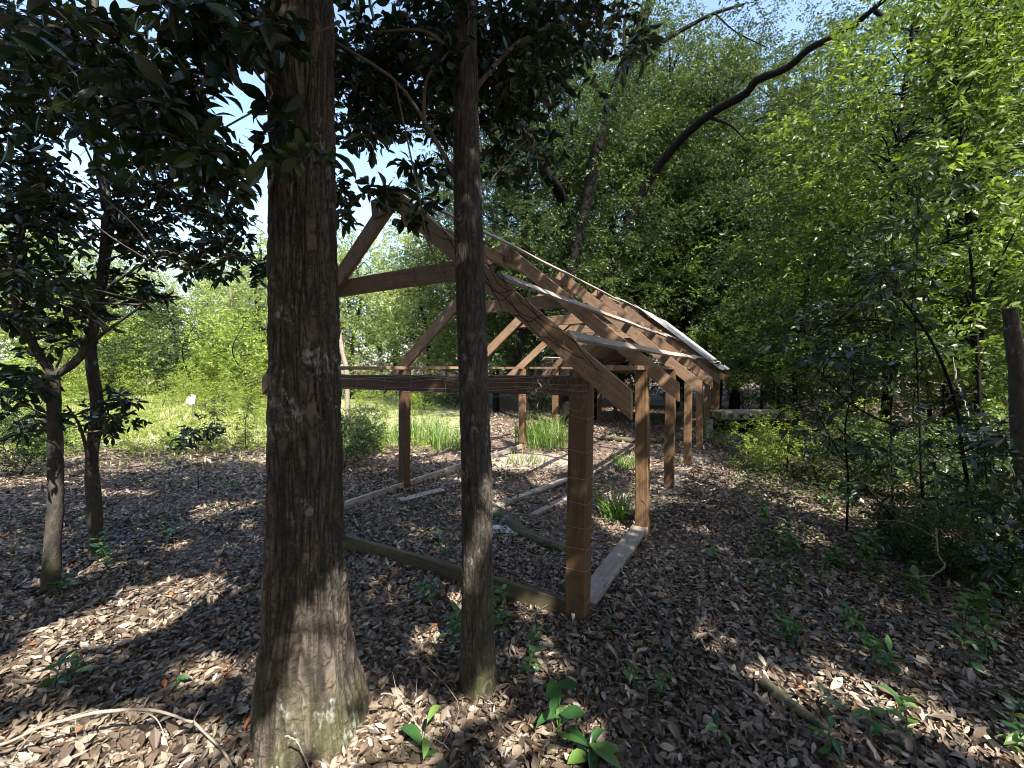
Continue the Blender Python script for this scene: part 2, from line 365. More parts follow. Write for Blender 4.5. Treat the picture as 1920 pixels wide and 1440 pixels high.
lit(1285, 800, .35, .5, 6.7); lit(1290, 880, .5, .35); lit(1360, 930, .7, .4); lit(1230, 920, .3, .3); lit(1620, 965, .6, .3); lit(1700, 950, .5, .4)
lit(1000, 870, .7, .5); lit(870, 850, .6, .5); lit(1150, 880, .4, .3); lit(1180, 940, .25, .2); lit(730, 880, .25, .12); lit(1060, 940, .2, .12)
lit(1330, 700, .8, .8, 9.5); lit(1300, 640, .8, .8, 9.5); lit(1180, 560, .25, .5, 5.5); lit(1240, 650, .25, .5, 6.0); lit(1150, 640, .15, .3, 4.5)
lit(250, 880, .5, .2); lit(330, 900, .3, .1); lit(230, 925, .3, .1); lit(60, 905, .5, .15); lit(440, 950, .2, .08)
lit(1850, 870, .5, .5); lit(1450, 860, .9, .9); lit(1550, 900, .8, .8); lit(1650, 940, .7, .6); lit(1750, 900, .8, .6)
_g = np.random.default_rng(12)
for _ in range(70):
    _x, _y = _g.uniform(-4, 3.6), 1 + 7.5 * _g.uniform(0, 1) ** .8; _r = _g.uniform(.06, .15) * (1 + .12 * _y)
    if abs(_x - np.interp(_y, [2.2, 4.2], [-1.15, -1.95])) < .42: continue
    if _y < 5 and abs(_x - np.interp(_y, [2.5, 4.6], [-.35, -1.25])) < .34: continue
    LIT.append((_x, _y, _r * _g.uniform(1, 1.8), _r, _g.uniform(-1, 1)))
def sunlit(p):
    q = uv(p); wx = (fbm(q[..., 0] * 2.2, q[..., 1] * 2.2, 0, 3, 3) - .5) * .35; wy = (fbm(q[..., 0] * 2.2, q[..., 1] * 2.2, 5, 9, 3) - .5) * .35
    out = np.zeros(q.shape[:-1], bool)
    for cx, cy, rx, ry, an in LIT:
        s = min(1, (rx + ry) * 1.5); dx = q[..., 0] + wx * s - cx; dy = q[..., 1] + wy * s - cy
        ca, sa = math.cos(an), math.sin(an); a, b = dx * ca + dy * sa, -dx * sa + dy * ca
        out |= (a / rx) ** 2 + (b / ry) ** 2 < 1
    # open field to the left, beyond the wood's edge
    out |= (q[..., 1] + wy * 3 > 8.2 + .25 * q[..., 0]) & (q[..., 0] < -1.0)
    return out

# ------------------------------------------------------------------ ground
GA = math.atan(455.0 / F); AX = np.array([math.sin(GA), math.cos(GA), 0]); PR = np.array([math.cos(GA), -math.sin(GA), 0])
R1 = G(1088, 1160); SPW, BAY, NB = 3.07, 1.62, 8
def shed(x, y, z=0): return R1 * np.array([1, 1, 0]) + PR * x + AX * y + np.array([0, 0, z])
def gz(x, y):
    x = np.asarray(x, float); y = np.asarray(y, float)
    return (fbm(x * .5, y * .5, 0, 21, 3) - .5) * .10 + (fbm(x * 2.3, y * 2.3, 0, 27, 3) - .5) * .035 - 0.01 + .35 * np.clip((y - 14) / 30, 0, 2) * np.clip((x + 2) / 10, 0, 1)
def build_ground():
    xs = np.unique(np.concatenate([np.linspace(-6, 7, 180), np.linspace(-40, 40, 120), [-900, -400, -150, -80, 80, 150, 400, 900]]))
    ys = np.unique(np.concatenate([np.linspace(.3, 12, 180), np.linspace(-20, 60, 120), [-500, -100, 100, 200, 500, 1200]]))
    X, Y = np.meshgrid(xs, ys, indexing='ij'); V = np.stack([X, Y, gz(X, Y)], -1); n, m = X.shape
    i = np.arange(n - 1)[:, None] * m; j = np.arange(m - 1)[None]
    mb = MB(); mb.add(V.reshape(-1, 3), np.stack([i + j, i + m + j, i + m + j + 1, i + j + 1], -1).reshape(-1, 4))
    o = mb.build('ground', M['ground'], smooth=True); tag(o, 'brown forest soil under fallen leaves', 'ground', kind='structure')
    # meadow strip beyond the wood's edge
    xs = np.linspace(-60, 4, 130); ys = np.linspace(8.3, 60, 110); X, Y = np.meshgrid(xs, ys, indexing='ij')
    edge = 8.6 + .3 * X.clip(-12, 10) * 0.2 + (fbm(X * .5, X * 0, 0, 4, 3) - .5) * 2
    Z = gz(X, Y) + .012 - .2 * np.clip(edge - Y, 0, 1) - .2 * np.clip(X + 1.0 - .15 * Y * 0, 0, 1)
    V = np.stack([X, Y, Z], -1); n, m = X.shape; i = np.arange(n - 1)[:, None] * m; j = np.arange(m - 1)[None]
    mb = MB(); mb.add(V.reshape(-1, 3), np.stack([i + j, i + m + j, i + m + j + 1, i + j + 1], -1).reshape(-1, 4))
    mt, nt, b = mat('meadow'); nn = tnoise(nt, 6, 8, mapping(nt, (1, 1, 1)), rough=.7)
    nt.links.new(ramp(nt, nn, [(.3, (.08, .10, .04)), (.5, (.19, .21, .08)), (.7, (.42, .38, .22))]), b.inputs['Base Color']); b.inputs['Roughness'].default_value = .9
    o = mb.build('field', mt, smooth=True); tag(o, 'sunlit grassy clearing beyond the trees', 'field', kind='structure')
build_ground()

def cone_pts(y0, y1, n, spread=1.3, g=rng):
    y = np.sqrt(g.uniform(y0 ** 2, y1 ** 2, n)); x = g.uniform(-1, 1, n) * spread * y; return x, y
def build_litter():
    for nm, y0, y1, n, L, kd in (('a', 1.25, 3.4, 85000, .042, 'curl'), ('b', 3.4, 6.5, 150000, .040, 'curl'), ('d', 1.25, 4.5, 60000, .02, 'kite'), ('c', 6.5, 17, 150000, .07, 'kite')):
        g = np.random.default_rng(ord(nm)); x, y = cone_pts(y0, y1, n, 1.35, g)
        k = ~((y > 9.2 + 2 * (fbm(x * .6, y * .6, 0, 19, 2) - .5)) & (x < -1.5) & (g.uniform(0, 1, n) < .85)); k &= g.uniform(0, 1, n) < np.where((fbm(x * .8, y * .8, 0, 61, 3) > .6) & (y > 3.5), .35, 1.0)
        x, y = x[k], y[k]; n = len(x)
        P = np.stack([x, y, gz(x, y) + g.uniform(.002, .03, n)], -1)
        D = rdir(n, g) * np.array([1, 1, .34]); N = np.array([0, 0, 1.0]) + .5 * g.normal(size=(n, 3))
        patch = fbm(x * 1.1, y * 1.1, 0, 71, 3)
        r = np.clip(g.beta(1.6, 1.8, n) * .95 + (patch - .5) * .3, 0, .93); rd = g.uniform(0, 1, n) < .006 + .05 * (patch > .62); r = np.where(rd, g.uniform(.94, 1, n), r)
        if nm in 'ab':      # some broad, flattened, half-rotted leaves between the narrow curled ones
            kb = g.uniform(0, 1, n) < .16; add_leaves(MBs.mb, P[kb] + np.array([0, 0, .004]), D[kb] * np.array([1, 1, .3]), np.array([0, 0, 1.0]) + .22 * g.normal(size=(kb.sum(), 3)), L * g.uniform(.9, 1.6, kb.sum()), .62, 'big', r[kb] * .75, g); P, D, N, r, x, y = P[~kb], D[~kb], N[~kb], r[~kb], x[~kb], y[~kb]; n = len(P)
        MBs.add_l(P, D, N, L * g.uniform(.4, 1.6, n) * np.where(g.uniform(0, 1, n) < .05, 1.6, 1), .38, kd, r, g)
class _L:
    def __init__(s): s.mb = MB()
    def add_l(s, *a): add_leaves(s.mb, *a)
MBs = _L(); build_litter()
tag(MBs.mb.build('fallen_leaves', M['litter']), 'dry brown and grey oak leaves covering the forest floor', 'leaf litter', kind='stuff')

# small sticks in the litter
mb = MB(); g = np.random.default_rng(77)
for q in range(1500):
    x, y = cone_pts(1.5, 9, 1, 1.3, g); a = g.uniform(0, 6.28); L = g.uniform(.05, .30) * (2 if q % 12 == 0 else 1); r = g.uniform(.0008, .0024) * (1.7 if q % 12 == 0 else 1)
    z = float(gz(x, y)[0]) + .03; p = np.array([x[0], y[0], z]); d = np.array([math.cos(a), math.sin(a), g.uniform(-.05, .12)])
    mid = p + d * L * .5 + g.normal(size=3) * L * .07; tube(mb, smooth_path([p, mid, p + d * L], 5), np.linspace(r, r * .5, 5), 5, g.uniform(0, 1))
tag(mb.build('twig_litter', M['twig_pale']), 'thin dead sticks scattered among the fallen leaves', 'twigs', kind='stuff')

# ------------------------------------------------------------------ the timber frame
root = thing('shed_frame', 'long open timber shed frame with bare rafters and only posts for walls', 'shed frame', (R1[0], R1[1], 0), -GA)
HALF = SPW / 2
RZ, SL = 2.93, .83
def rz(s): return RZ - SL * s           # rafter centre line height at distance s from the ridge
def part(name, fn, m, smooth=False):
    mb = MB(); fn(mb); o = mb.build(name, m, root, smooth); return board_uv(o)
gp = np.random.default_rng(11)
for k in range(NB):
    y = k * BAY
    for sx in (0, -SPW):
        ln = gp.uniform(-.012, .012); t = .125 if k == 0 and sx == 0 else .115
        top = 1.575 if k else 1.585
        o = part('post', lambda mb: box(mb, (sx + ln * 2, y + ln, -.15), (sx, y, top), t, t, (0, 1, 0), ns=6, warp=.004, sd=k + sx, bev=.006), M['post'])
        if k == 0 and sx == 0: o['label'] = 'front corner post wound with thin fence wire'
    for sgn in (1, -1):
        cx = -HALF; e = HALF + (.32 if k == 0 else .36) + gp.uniform(-.03, .03)
        # plumb-cut rafter as a sheared board
        def fn(mb, sgn=sgn, y=y, k=k, e=e):
            th, dp = .045, .128; c = math.atan(SL); hv = dp / 2 / math.cos(c)
            n = 9; s = np.linspace(0.012, e, n); V = []
            wob = (noise(s * 1.5 + k, k * 3.1 + sgn) - .5) * .02
            yy = y - (.055 if k == 0 else .0)
            for a, wv in zip(s, wob):
                for dz, dy in ((-hv, -th / 2), (-hv, th / 2), (hv, th / 2), (hv, -th / 2)): V.append((cx + sgn * a, yy + dy + wv, rz(a) + dz))
            V = np.array(V); i = np.arange(n - 1)[:, None] * 4; j = np.arange(4)[None]; kk = (j + 1) % 4
            mb.add(V, np.stack([i + j, i + kk, i + 4 + kk, i + 4 + j], -1).reshape(-1, 4)); mb.add(V[:4], [(3, 2, 1, 0)]); mb.add(V[-4:], [(0, 1, 2, 3)])
        part('rafter', fn, M['rafter'])
    # collar tie and apex plate
    zc = 2.31; hc = (RZ - zc) / SL + .06
    part('collar_tie', lambda mb: box(mb, (-HALF - hc, y + (.035 if k else -.005), zc + gp.uniform(-.015, .015)), (-HALF + hc, y + (.035 if k else -.005), zc), .04, .14, ns=4, warp=.004, sd=k), M['rafter'])
    if k: part('apex_plate', lambda mb: box(mb, (-HALF - .26, y - .036, RZ - .10), (-HALF + .10, y - .036, RZ - .07), .022, .13, ns=1), M['rafter'])
part('apex_plate', lambda mb: box(mb, (-HALF - .2, -.095, RZ - .07), (-HALF + .08, -.095, RZ - .04), .022, .15), M['rafter'])
LEN = (NB - 1) * BAY
for q in range(4):      # ridge board in lengths
    a = q * LEN / 4; b = (q + 1) * LEN / 4 - .01
    part('ridge_board', lambda mb: box(mb, (-HALF, a + (.03 if q == 0 else 0), RZ - .12), (-HALF, b, RZ - .12), .02, .12, ns=4, warp=.005, sd=q), M['rafter'])
for s0, nm in ((.10, 0), (1.00, 1), (1.50, 2)):
    for sgn in (1, -1):
        for q in ((0, 1) if sgn > 0 else (1,)):
            a = -.10 if q == 0 else LEN * .52 - .12; b = LEN * .52 if q == 0 else LEN + .25
            c = math.atan(SL); zz = rz(s0) + (.128 / 2 + .013) / math.cos(c)+ q * .022
            def fn(mb):
                # thin strip lying on the rafters, sagging a little between them
                n = 26; t = np.linspace(0, 1, n); yv = a + (b - a) * t
                sag = -.008 * np.abs(np.sin(np.pi * yv / BAY)) + (noise(t * 6 + s0 * 7, sgn) - .5) * .012 + .01
                wv = (noise(t * 3 + 3 + s0, sgn * 3 + q) - .5) * .03
                P = np.stack([-HALF + sgn * (s0 + wv), yv, zz + sag], -1)
                up = np.array([sgn * math.sin(c), 0, math.cos(c)]); S = np.array([sgn * math.cos(c), 0, -math.sin(c)])
                V = np.stack([P + S * u + up * v for u, v in ((-.045, -.011), (.045, -.011), (.045, .011), (-.045, .011))], 1)
                i = np.arange(n - 1)[:, None] * 4; j = np.arange(4)[None]; kk = (j + 1) % 4
                mb.add(V.reshape(-1, 3), np.stack([i + j, i + kk, i + 4 + kk, i + 4 + j], -1).reshape(-1, 4)); mb.add(V[0], [(3, 2, 1, 0)]); mb.add(V[-1], [(0, 1, 2, 3)])
            part('purlin', fn, M['board_grey'])
# metal roofing on the far bays (right slope and left slope)
for sgn in (1, -1):
    mb = MB(); n = 60; yv = np.linspace(4.55 * BAY, LEN + .35, n); sv = np.array([.02, HALF + .30]); c = math.atan(SL)
    hh = .008 * np.cos(yv / .076 * 2 * np.pi)
    V = [];
    for a in np.linspace(.02, HALF + .30, 5):
        V.append(np.stack([np.full(n, -HALF + sgn * a), yv, rz(a) + .128 / 2 / math.cos(c) + .075 + hh], -1))
    V = np.array(V); i = np.arange(4)[:, None] * n; j = np.arange(n - 1)[None]; Fq = np.stack([i + j, i + j + 1, i + n + j + 1, i + n + j], -1).reshape(-1, 4)
    mb.add(V.reshape(-1, 3), Fq if sgn < 0 else Fq[:, ::-1]); mb.add((V - np.array([0, 0, .0025])).reshape(-1, 3), Fq[:, ::-1] if sgn < 0 else Fq)
    mb.build('roof_sheet', M['metal'], root, True)
# top beams
part('front_beam', lambda mb: box(mb, (-SPW + .06, -.01, 1.475), (-.065, -.01, 1.49), .075, .125, ns=6, warp=.006, sd=4), M['beam_dark'])['label'] = 'dark front crossbeam tangled in rusty fence wire'
for q in range(3):
    a = q * LEN / 3 + .065; b = (q + 1) * LEN / 3 + .055
    for sx in (-.005, -SPW + .0):
        part('wall_plate', lambda mb: box(mb, (sx, a, 1.60), (sx, b, 1.60), .10, .04, ns=5, warp=.002, sd=q + sx), M['rafter'])
part('rear_beam', lambda mb: box(mb, (-SPW + .06, LEN, 1.50), (-.065, LEN, 1.50), .06, .12), M['rafter'])
# sills on the ground
part('sill_board', lambda mb: box(mb, (-SPW + .05, -.035, .055), (-.065, -.035, .05), .045, .14, ns=8, warp=.012, sd=2), M['sill'])
part('sill_board', lambda mb: box(mb, (-.015, .10, .045), (.01, BAY - .03, .06), .15, .035, (0, 0, 1), ns=4, warp=.006, sd=6), M['board_grey'])['label'] = 'flat grey plank lying between the first two right posts'
part('sill_board', lambda mb: box(mb, (-SPW, .08, .04), (-SPW, BAY * 2 - .07, .05), .05, .09, ns=6, warp=.01, sd=9), M['board_grey'])
part('sill_board', lambda mb: box(mb, (-SPW + .02, BAY * 2 + .07, .04), (-SPW, BAY * 4 - .07, .05), .05, .08, ns=6, warp=.01, sd=12), M['board_grey'])
# props against the far posts
for k in (5, 6):
    part('brace', lambda mb: box(mb, (.10, k * BAY - .35, .02), (.06, k * BAY - .03, .42), .02, .14, (1, 0, 0)), M['board_grey'])
# thin wires wound round the corner post and over the beam
def wires(mb):
    g = np.random.default_rng(5)
    for z in (1.30, 1.10, .93, .775, .62, .49, .36, .16):
        h = .066; dz = g.uniform(-.02, .02, 5)
        pts = [(-h - .0, h, z + dz[0]), (-h, -h - .002, z + dz[1]), (h, -h - .002, z - .012 + dz[2] * .3), (h + .002, h, z + dz[3] * .3)]
        if z > 1 or z < .8: pts = [(-h - .35, -h + .03, z + dz[0])] + pts[1:]
        tube(mb, pts, .0016, 4)
    # loose hexagonal netting pulled over the beam
    for row in range(5):
        zc = 1.415 + row * .035; n = 120; xs = np.linspace(-1.0, .06, n)
        zz = zc + np.where((np.arange(n) + row) % 2, .009, -.009) + (fbm(xs * 6, xs * 0 + row, 0, 4, 2) - .5) * .05
        yy = -.052 - .03 * fbm(xs * 4, xs * 0 + row * .2, 0, 8, 2)
        tube(mb, np.stack([xs, yy, zz], -1), .0008, 3)
    for q in range(5):
        xs = np.linspace(-2.9, .06, 40); tube(mb, np.stack([xs, -.06 - .03 * noise(xs * 2, q), 1.42 + .035 * q + (fbm(xs * 1.4, xs * 0 + q, 0, 9, 3) - .5) * .12], -1), .0014, 4)
    # posts of mesh hanging below the beam
    for x in np.arange(-2.6, -.1, .31):
        tube(mb, smooth_path([(x, -.058, 1.54), (x + g.uniform(-.03, .03), -.07, 1.45), (x + g.uniform(-.05, .05), -.07, 1.36 - g.uniform(0, .1))], 6), .0010, 3)
    for q in range(26):
        c = np.array([g.uniform(-.35, .05), -.07, g.uniform(1.40, 1.66)]); P = c + np.cumsum(g.normal(size=(9, 3)) * .03 * np.array([1, .4, 1]), 0); tube(mb, smooth_path(P, 24), .0011, 3)
mb = MB(); wires(mb); mb.build('fence_wire', M['wire'], root)
# dead vine lying on the first rafter
mb = MB()
for q in range(7):
    s = np.linspace(.35 + .1 * q, 1.1 + .1 * q, 14); P = np.stack([-HALF + s, np.full(14, -.085 - .01 * q) - .05 * noise(s * 5, q), rz(s) + (fbm(s * 5, s * 0 + q, 0, 2, 3) - .5) * .35 + .05], -1); tube(mb, smooth_path(P, 30), .0022, 4)
mb.build('dead_vine', M['bark_dark'], root)

# ------------------------------------------------------------------ loose timber and other things on the ground
def plank(name, label, a, b, wd=.09, ht=.035, z=.045, m='board_grey', cat='plank'):
    A = G(*a); B = G(*b); c = (A + B) / 2; mb = MB()
    box(mb, np.array([A[0] - c[0], A[1] - c[1], 0]), np.array([B[0] - c[0], B[1] - c[1], .01]), wd, ht, ns=5, warp=.006, sd=a[0])
    o = mb.build(name, M[m]); o.location = (c[0], c[1], z); board_uv(o); return tag(o, label, cat)
plank('plank', 'grey plank on the leaves just right of the thin trunk', (925, 958), (1066, 905))
plank('plank', 'short grey plank half hidden behind the front corner post', (1000, 975), (1110, 915), .08)
plank('plank', 'small flat board beside the second left post', (748, 945), (830, 926), .12, .02)
def log(name, label, pts, r0, r1, m='bark_grey', cat='log', seg=14, wob=.15, z=.0, ends=None):
    P = [G(*p[:2]) + np.array([0, 0, (p[2] if len(p) > 2 else r0 * .7)]) for p in pts]; P = smooth_path(P, 26); c = P[0].copy(); c[2] = 0
    mb = MB(); tube(mb, P - c, np.linspace(r0, r1, 26), seg, .6, wob, sd=pts[0][0] * .01); o = mb.build(name, M[m], smooth=True); o.location = tuple(c); return tag(o, label, cat)
log('log', 'mossy log lying between corner post and second right post', [(1100, 922), (1150, 885), (1178, 850)], .045, .035)
log('log', 'pale log crossing the shed floor in the middle distance', [(1120, 822), (1200, 830), (1300, 826)], .06, .05)
log('log', 'dark rotten log behind the thin trunk', [(915, 955), (985, 1010), (1060, 1040)], .07, .045)
log('log', 'thin dark pole beside the grass tuft', [(985, 1000), (1060, 985), (1160, 965)], .02, .015)
log('log', 'rotten bark-covered branch half sunk in leaves at the lower right', [(1430, 1290), (1480, 1330), (1560, 1385)], .035, .02)
log('fallen_branch', 'long thin fallen branch on the litter beyond the left trunks', [(255, 905), (330, 880), (460, 850), (500, 838)], .02, .012, cat='branch')
log('fallen_branch', 'short lichen-crusted stick at the foot of the thin trunk', [(905, 1418), (945, 1410), (985, 1400)], .011, .009, 'twig_pale', 'branch')
log('fallen_branch', 'crooked stick lying on leaves right of the flat grey plank', [(1210, 1062), (1280, 1050), (1320, 1042)], .012, .006, cat='branch')
def arched(name, label, pts, r0, r1, m='twig_pale', cat='branch', kids=()):
    """pts: (px, py, depth)"""
    P = np.array([W(*p) for p in pts]); c = P[0].copy(); c[2] = 0; Q = smooth_path(P - c, 30); Q = Q + (np.stack([noise(np.arange(30) * .9, q * 7.1, r0 * 900) for q in range(3)], -1) - .5) * r0 * 1.8; mb = MB(); tube(mb, Q, np.linspace(r0, r1, 30), 9, .7, .3)
    gk = np.random.default_rng(int(abs(pts[0][0]) + pts[0][1]))
    for q in range(7):
        a0 = Q[gk.integers(3, 28)]; dd = unit(gk.normal(size=3) + np.array([0, 0, .5])); tube(mb, smooth_path([a0, a0 + dd * r0 * 4 + gk.normal(size=3) * r0, a0 + dd * r0 * gk.uniform(5, 16)], 6), np.linspace(r1 * .5, r1 * .15, 6), 5, .6)
    for k in kids: K = np.array([W(*p) for p in k]) - c; K = smooth_path(K, 12); tube(mb, K, np.linspace(r1 * .9, r1 * .3, 12), 6, .7)
    o = mb.build(name, M[m], smooth=True); o.location = tuple(c); return tag(o, label, cat)
arched('bare_branch', 'pale bare branch arching over the leaves at lower left', [(-60, 1420, 1.62), (0, 1398, 1.62), (110, 1352, 1.66), (250, 1328, 1.7), (340, 1345, 1.68), (400, 1390, 1.62), (450, 1450, 1.55)], .0075, .0045, kids=[[(250, 1330, 1.7), (290, 1345, 1.7), (310, 1380, 1.66)], [(110, 1353, 1.66), (150, 1338, 1.7), (185, 1330, 1.75)]])
arched('bare_branch', 'thick pale broken stick in the lower left corner', [(-30, 1425, 1.5), (20, 1432, 1.5), (40, 1440, 1.48), (60, 1470, 1.45)], .012, .010)
arched('bare_branch', 'thin forked dead twig between the two nearest trunks', [(715, 1300, 1.75), (750, 1312, 1.78), (790, 1370, 1.75), (830, 1395, 1.7), (870, 1440, 1.62)], .0035, .002, kids=[[(780, 1350, 1.76), (780, 1310, 1.8), (782, 1260, 1.85)], [(745, 1305, 1.76), (736, 1260, 1.8)], [(830, 1395, 1.7), (860, 1320, 1.75), (790, 1240, 1.85), (765, 1230, 1.9)]])
arched('bare_branch', 'white crooked dead twig over dark leaves at right', [(1755, 990, 3.0), (1760, 1040, 2.95), (1772, 1060, 2.9), (1750, 1078, 2.85), (1710, 1080, 2.8)], .005, .003, kids=[[(1772, 1060, 2.9), (1740, 1090, 2.8)], [(1757, 1010, 3), (1700, 980, 3.1), (1640, 975, 3.2)]])
arched('bare_branch', 'bleached dead branch hanging before the big right trunk', [(1790, 690, 4.4), (1795, 722, 4.4), (1812, 760, 4.4), (1815, 830, 4.3)], .012, .004, kids=[[(1795, 722, 4.4), (1770, 720, 4.5), (1740, 715, 4.5)], [(1795, 722, 4.4), (1786, 650, 4.5), (1800, 600, 4.5), (1850, 560, 4.4)]])
arched('bare_branch', 'straight thin twig leaning before the big oak base', [(535, 1380, 1.5), (560, 1395, 1.5), (590, 1470, 1.48)], .003, .002)
# scrap of white paper by the corner post
mb = MB(); V = np.array([(0, 0, 0), (.05, .005, .01), (.055, .02, .07), (.02, .01, .05), (-.005, .0, .06)]); mb.add(V, [(0, 1, 2), (0, 2, 3), (0, 3, 4)]); mb.add(V - np.array([0, .0015, 0]), [(2, 1, 0), (3, 2, 0), (4, 3, 0)])
p = G(1072, 1168); o = mb.build('paper_scrap', M['white']); o.location = (p[0], p[1] - .02, .015); tag(o, 'crumpled white scrap at the foot of the corner post', 'paper scrap')
mb = MB(); g = np.random.default_rng(3); n = 9
X, Y = np.meshgrid(np.linspace(-.16, .16, n), np.linspace(-.09, .09, n), indexing='ij'); Z = fbm(X * 14, Y * 14, 0, 5, 3) * .05; i = np.arange(n - 1)[:, None] * n; j = np.arange(n - 1)[None]
mb.add(np.stack([X, Y, Z], -1).reshape(-1, 3), np.stack([i + j, i + n + j, i + n + j + 1, i + j + 1], -1).reshape(-1, 4))
p = G(940, 1000); o = mb.build('plastic_scrap', plain('pale_plastic', (.55, .62, .68), .3)); o.location = (p[0], p[1], .02); tag(o, 'crumpled pale plastic sheet on the ground behind the thin trunk', 'plastic sheet')
# stack of old pallets behind the shed
def pallets():
    a = G(1352, 812); b = G(1500, 812); L = b[0] - a[0]; t = thing('pallet_stack', 'low dark stack of old wooden pallets behind the far shed posts', 'pallets', ((a[0] + b[0]) / 2, a[1] + .5, 0))
    for lv in range(3):
        pb = MB()
        z0 = .02 + lv * .16
        for q in range(6): box(pb, (-L / 2, -.5 + q * .18, z0 + .145), (L / 2, -.5 + q * .18, z0 + .145), .11, .02)
        for q in range(4): box(pb, (-L / 2, -.5 + q * .3, z0 + .01), (L / 2, -.5 + q * .3, z0 + .01), .1, .02)
        nb = 8
        for q in range(nb):
            for yy in (-.5, -.05, .4): x = -L / 2 + .08 + q * (L - .16) / (nb - 1); box(pb, (x - .07, yy, z0 + .075), (x + .07, yy, z0 + .075), .1, .105)
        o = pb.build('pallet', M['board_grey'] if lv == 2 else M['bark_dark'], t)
        if lv == 2: board_uv(o)
pallets()
# white marker in the meadow
p = G(362, 800); t = thing('marker_sign', 'small white marker on a thin stake in the sunny grass', 'marker', (p[0], p[1], 0))
d0 = p[1]; s = d0 / F
mb = MB(); box(mb, (0, 0, 0), (0, 0, 40 * s), .02, .02, (0, 1, 0)); mb.build('stake', M['twig'], t)
mb = MB(); box(mb, (-9 * s, -.015, 52 * s), (2 * s, -.015, 46 * s), .008, 12 * s, (0, 0, 1)); box(mb, (1 * s, -.012, 44 * s), (3 * s, -.012, 60 * s), .008, 8 * s, (1, 0, 0)); mb.build('panel', M['white'], t)

# ------------------------------------------------------------------ near trunks with modelled bark
def bark_trunk(mb, pts, radii, nr=200, nz=700, amp=.012, fx=26, fz=2.2, lob=0.0, sd=0, flare=0):
    """pts centre line, radii; ridged bark relief modelled in the mesh"""
    P = smooth_path(pts, nz); tz = np.linspace(0, len(radii) - 1, nz); R = np.interp(tz, np.arange(len(radii)), radii)
    T, A, B = frames(P); th = np.linspace(0, 2 * np.pi, nr, endpoint=False)
    arc = np.concatenate([[0], np.cumsum(np.linalg.norm(np.diff(P, axis=0), axis=1))])
    TH, Z = np.meshgrid(th, arc)
    cx, cy = np.cos(TH), np.sin(TH)
    wz = Z * fz + (fbm(cx * 2, cy * 2, Z * 1.5, sd + 5, 3) - .5) * 1.6
    k = fx / 6.283
    wa = (fbm(cx * 3, cy * 3, Z * 2.0, sd + 8, 2) - .5) * .5
    cx2, cy2 = np.cos(TH + wa), np.sin(TH + wa)
    a = np.abs(noise(cx2 * k, cy2 * k, wz, sd) - .5) * 2; b = np.abs(noise(cx2 * k * 2.1, cy2 * k * 2.1, wz * 2.4, sd + 1) - .5) * 2
    plate = np.minimum(1, np.minimum(a * 1.5, b * 1.6 + .22))          # rid = crack depth
    hc = np.abs(noise(cx2 * k * .8, cy2 * k * .8, Z * fz * 2.6 + wz, sd + 31) - .5) * 2; plate = np.minimum(plate, .25 + hc * 2.4)
    plate = np.clip(plate * .8 + .3 * fbm(cx * 9, cy * 9, Z * 9, sd + 3, 3), 0, 1.2)
    big = 1 + .05 * (fbm(cx * 1.3, cy * 1.3, Z * .8, sd + 12, 3) - .5) * 2
    RR = R[:, None] * big + amp * (plate - .6)
    if lob: fl = np.clip(1 - Z / .75, 0, 1) ** 2; RR = RR * (1 + lob * fl * (np.cos(TH * 3 + 1.1) * .5 + np.cos(TH * 5 + .4) * .35))
    V = P[:, None] + RR[..., None] * (A[:, None] * cx[..., None] + B[:, None] * cy[..., None])
    i = np.arange(nz - 1)[:, None] * nr; j = np.arange(nr)[None]; kk = (j + 1) % nr
    mb.add(V.reshape(-1, 3), np.stack([i + j, i + kk, i + nr + kk, i + nr + j], -1).reshape(-1, 4), np.clip(plate, 0, 1).ravel())

def branch(mb, pts, r0, r1, n=14, seg=8, wob=.1): 
    P = smooth_path(pts, n); tube(mb, P, np.linspace(r0, r1, n), seg, .6, wob, sd=float(P[0][0] * 3)); return P
def inpic(p, m=0):
    q = PX(p); return (q[..., 0] > -m) & (q[..., 0] < PW + m) & (q[..., 1] > -m) & (q[..., 1] < PH + m) & (q[..., 2] > 0)
def canopy(n, x0, x1, y0, y1, z0, z1, L=.09, R=.55, twigs=9, per=8, g=rng, mbw=None, tp=None, cover=.9):
    """clump centres in a layer overhead, out of the picture's own field of view"""
    C = np.stack([g.uniform(x0, x1, n), g.uniform(y0, y1, n), g.uniform(z0, z1, n)], -1)
    return C

# big oak
g = np.random.default_rng(31)
t1 = G(572, 1355); t1[2] = 0
T1 = thing('oak_tree', 'thick rough-barked oak trunk with flared base nearest the camera', 'tree', t1)
D1 = t1[1]
prof = [(-.15, 572, 130, 1), (0, 572, 108, 1), (.13, 569, 99, 1), (.30, 567, 86, 1), (.49, 567, 77, 1), (.85, 568, 68, 1), (1.2, 570, 65, 1), (1.53, 571, 63, 1), (2.0, 574, 59, 1), (2.42, 576, 56, 1), (3.26, 575, 56, 1), (4.2, 575, 54, 1), (5.5, 560, 50, 1), (7, 560, 40, 1)]
mb = MB(); zz = [p[0] for p in prof]
pts = np.array([((p[1] - 960) / F * D1 - t1[0], 0, p[0]) for p in prof]); rad = [p[2] / F * D1 for p in prof]
# resample on an even height grid
zg = np.linspace(-.15, 7, 48); pts = np.stack([np.interp(zg, zz, pts[:, 0]), 0 * zg, zg], -1); rad = np.interp(zg, zz, rad)
bark_trunk(mb, pts, rad, 420, 1900, .020, 60, 6, lob=.10, sd=2)
mb.build('trunk', M['bark_oak'], T1, True)
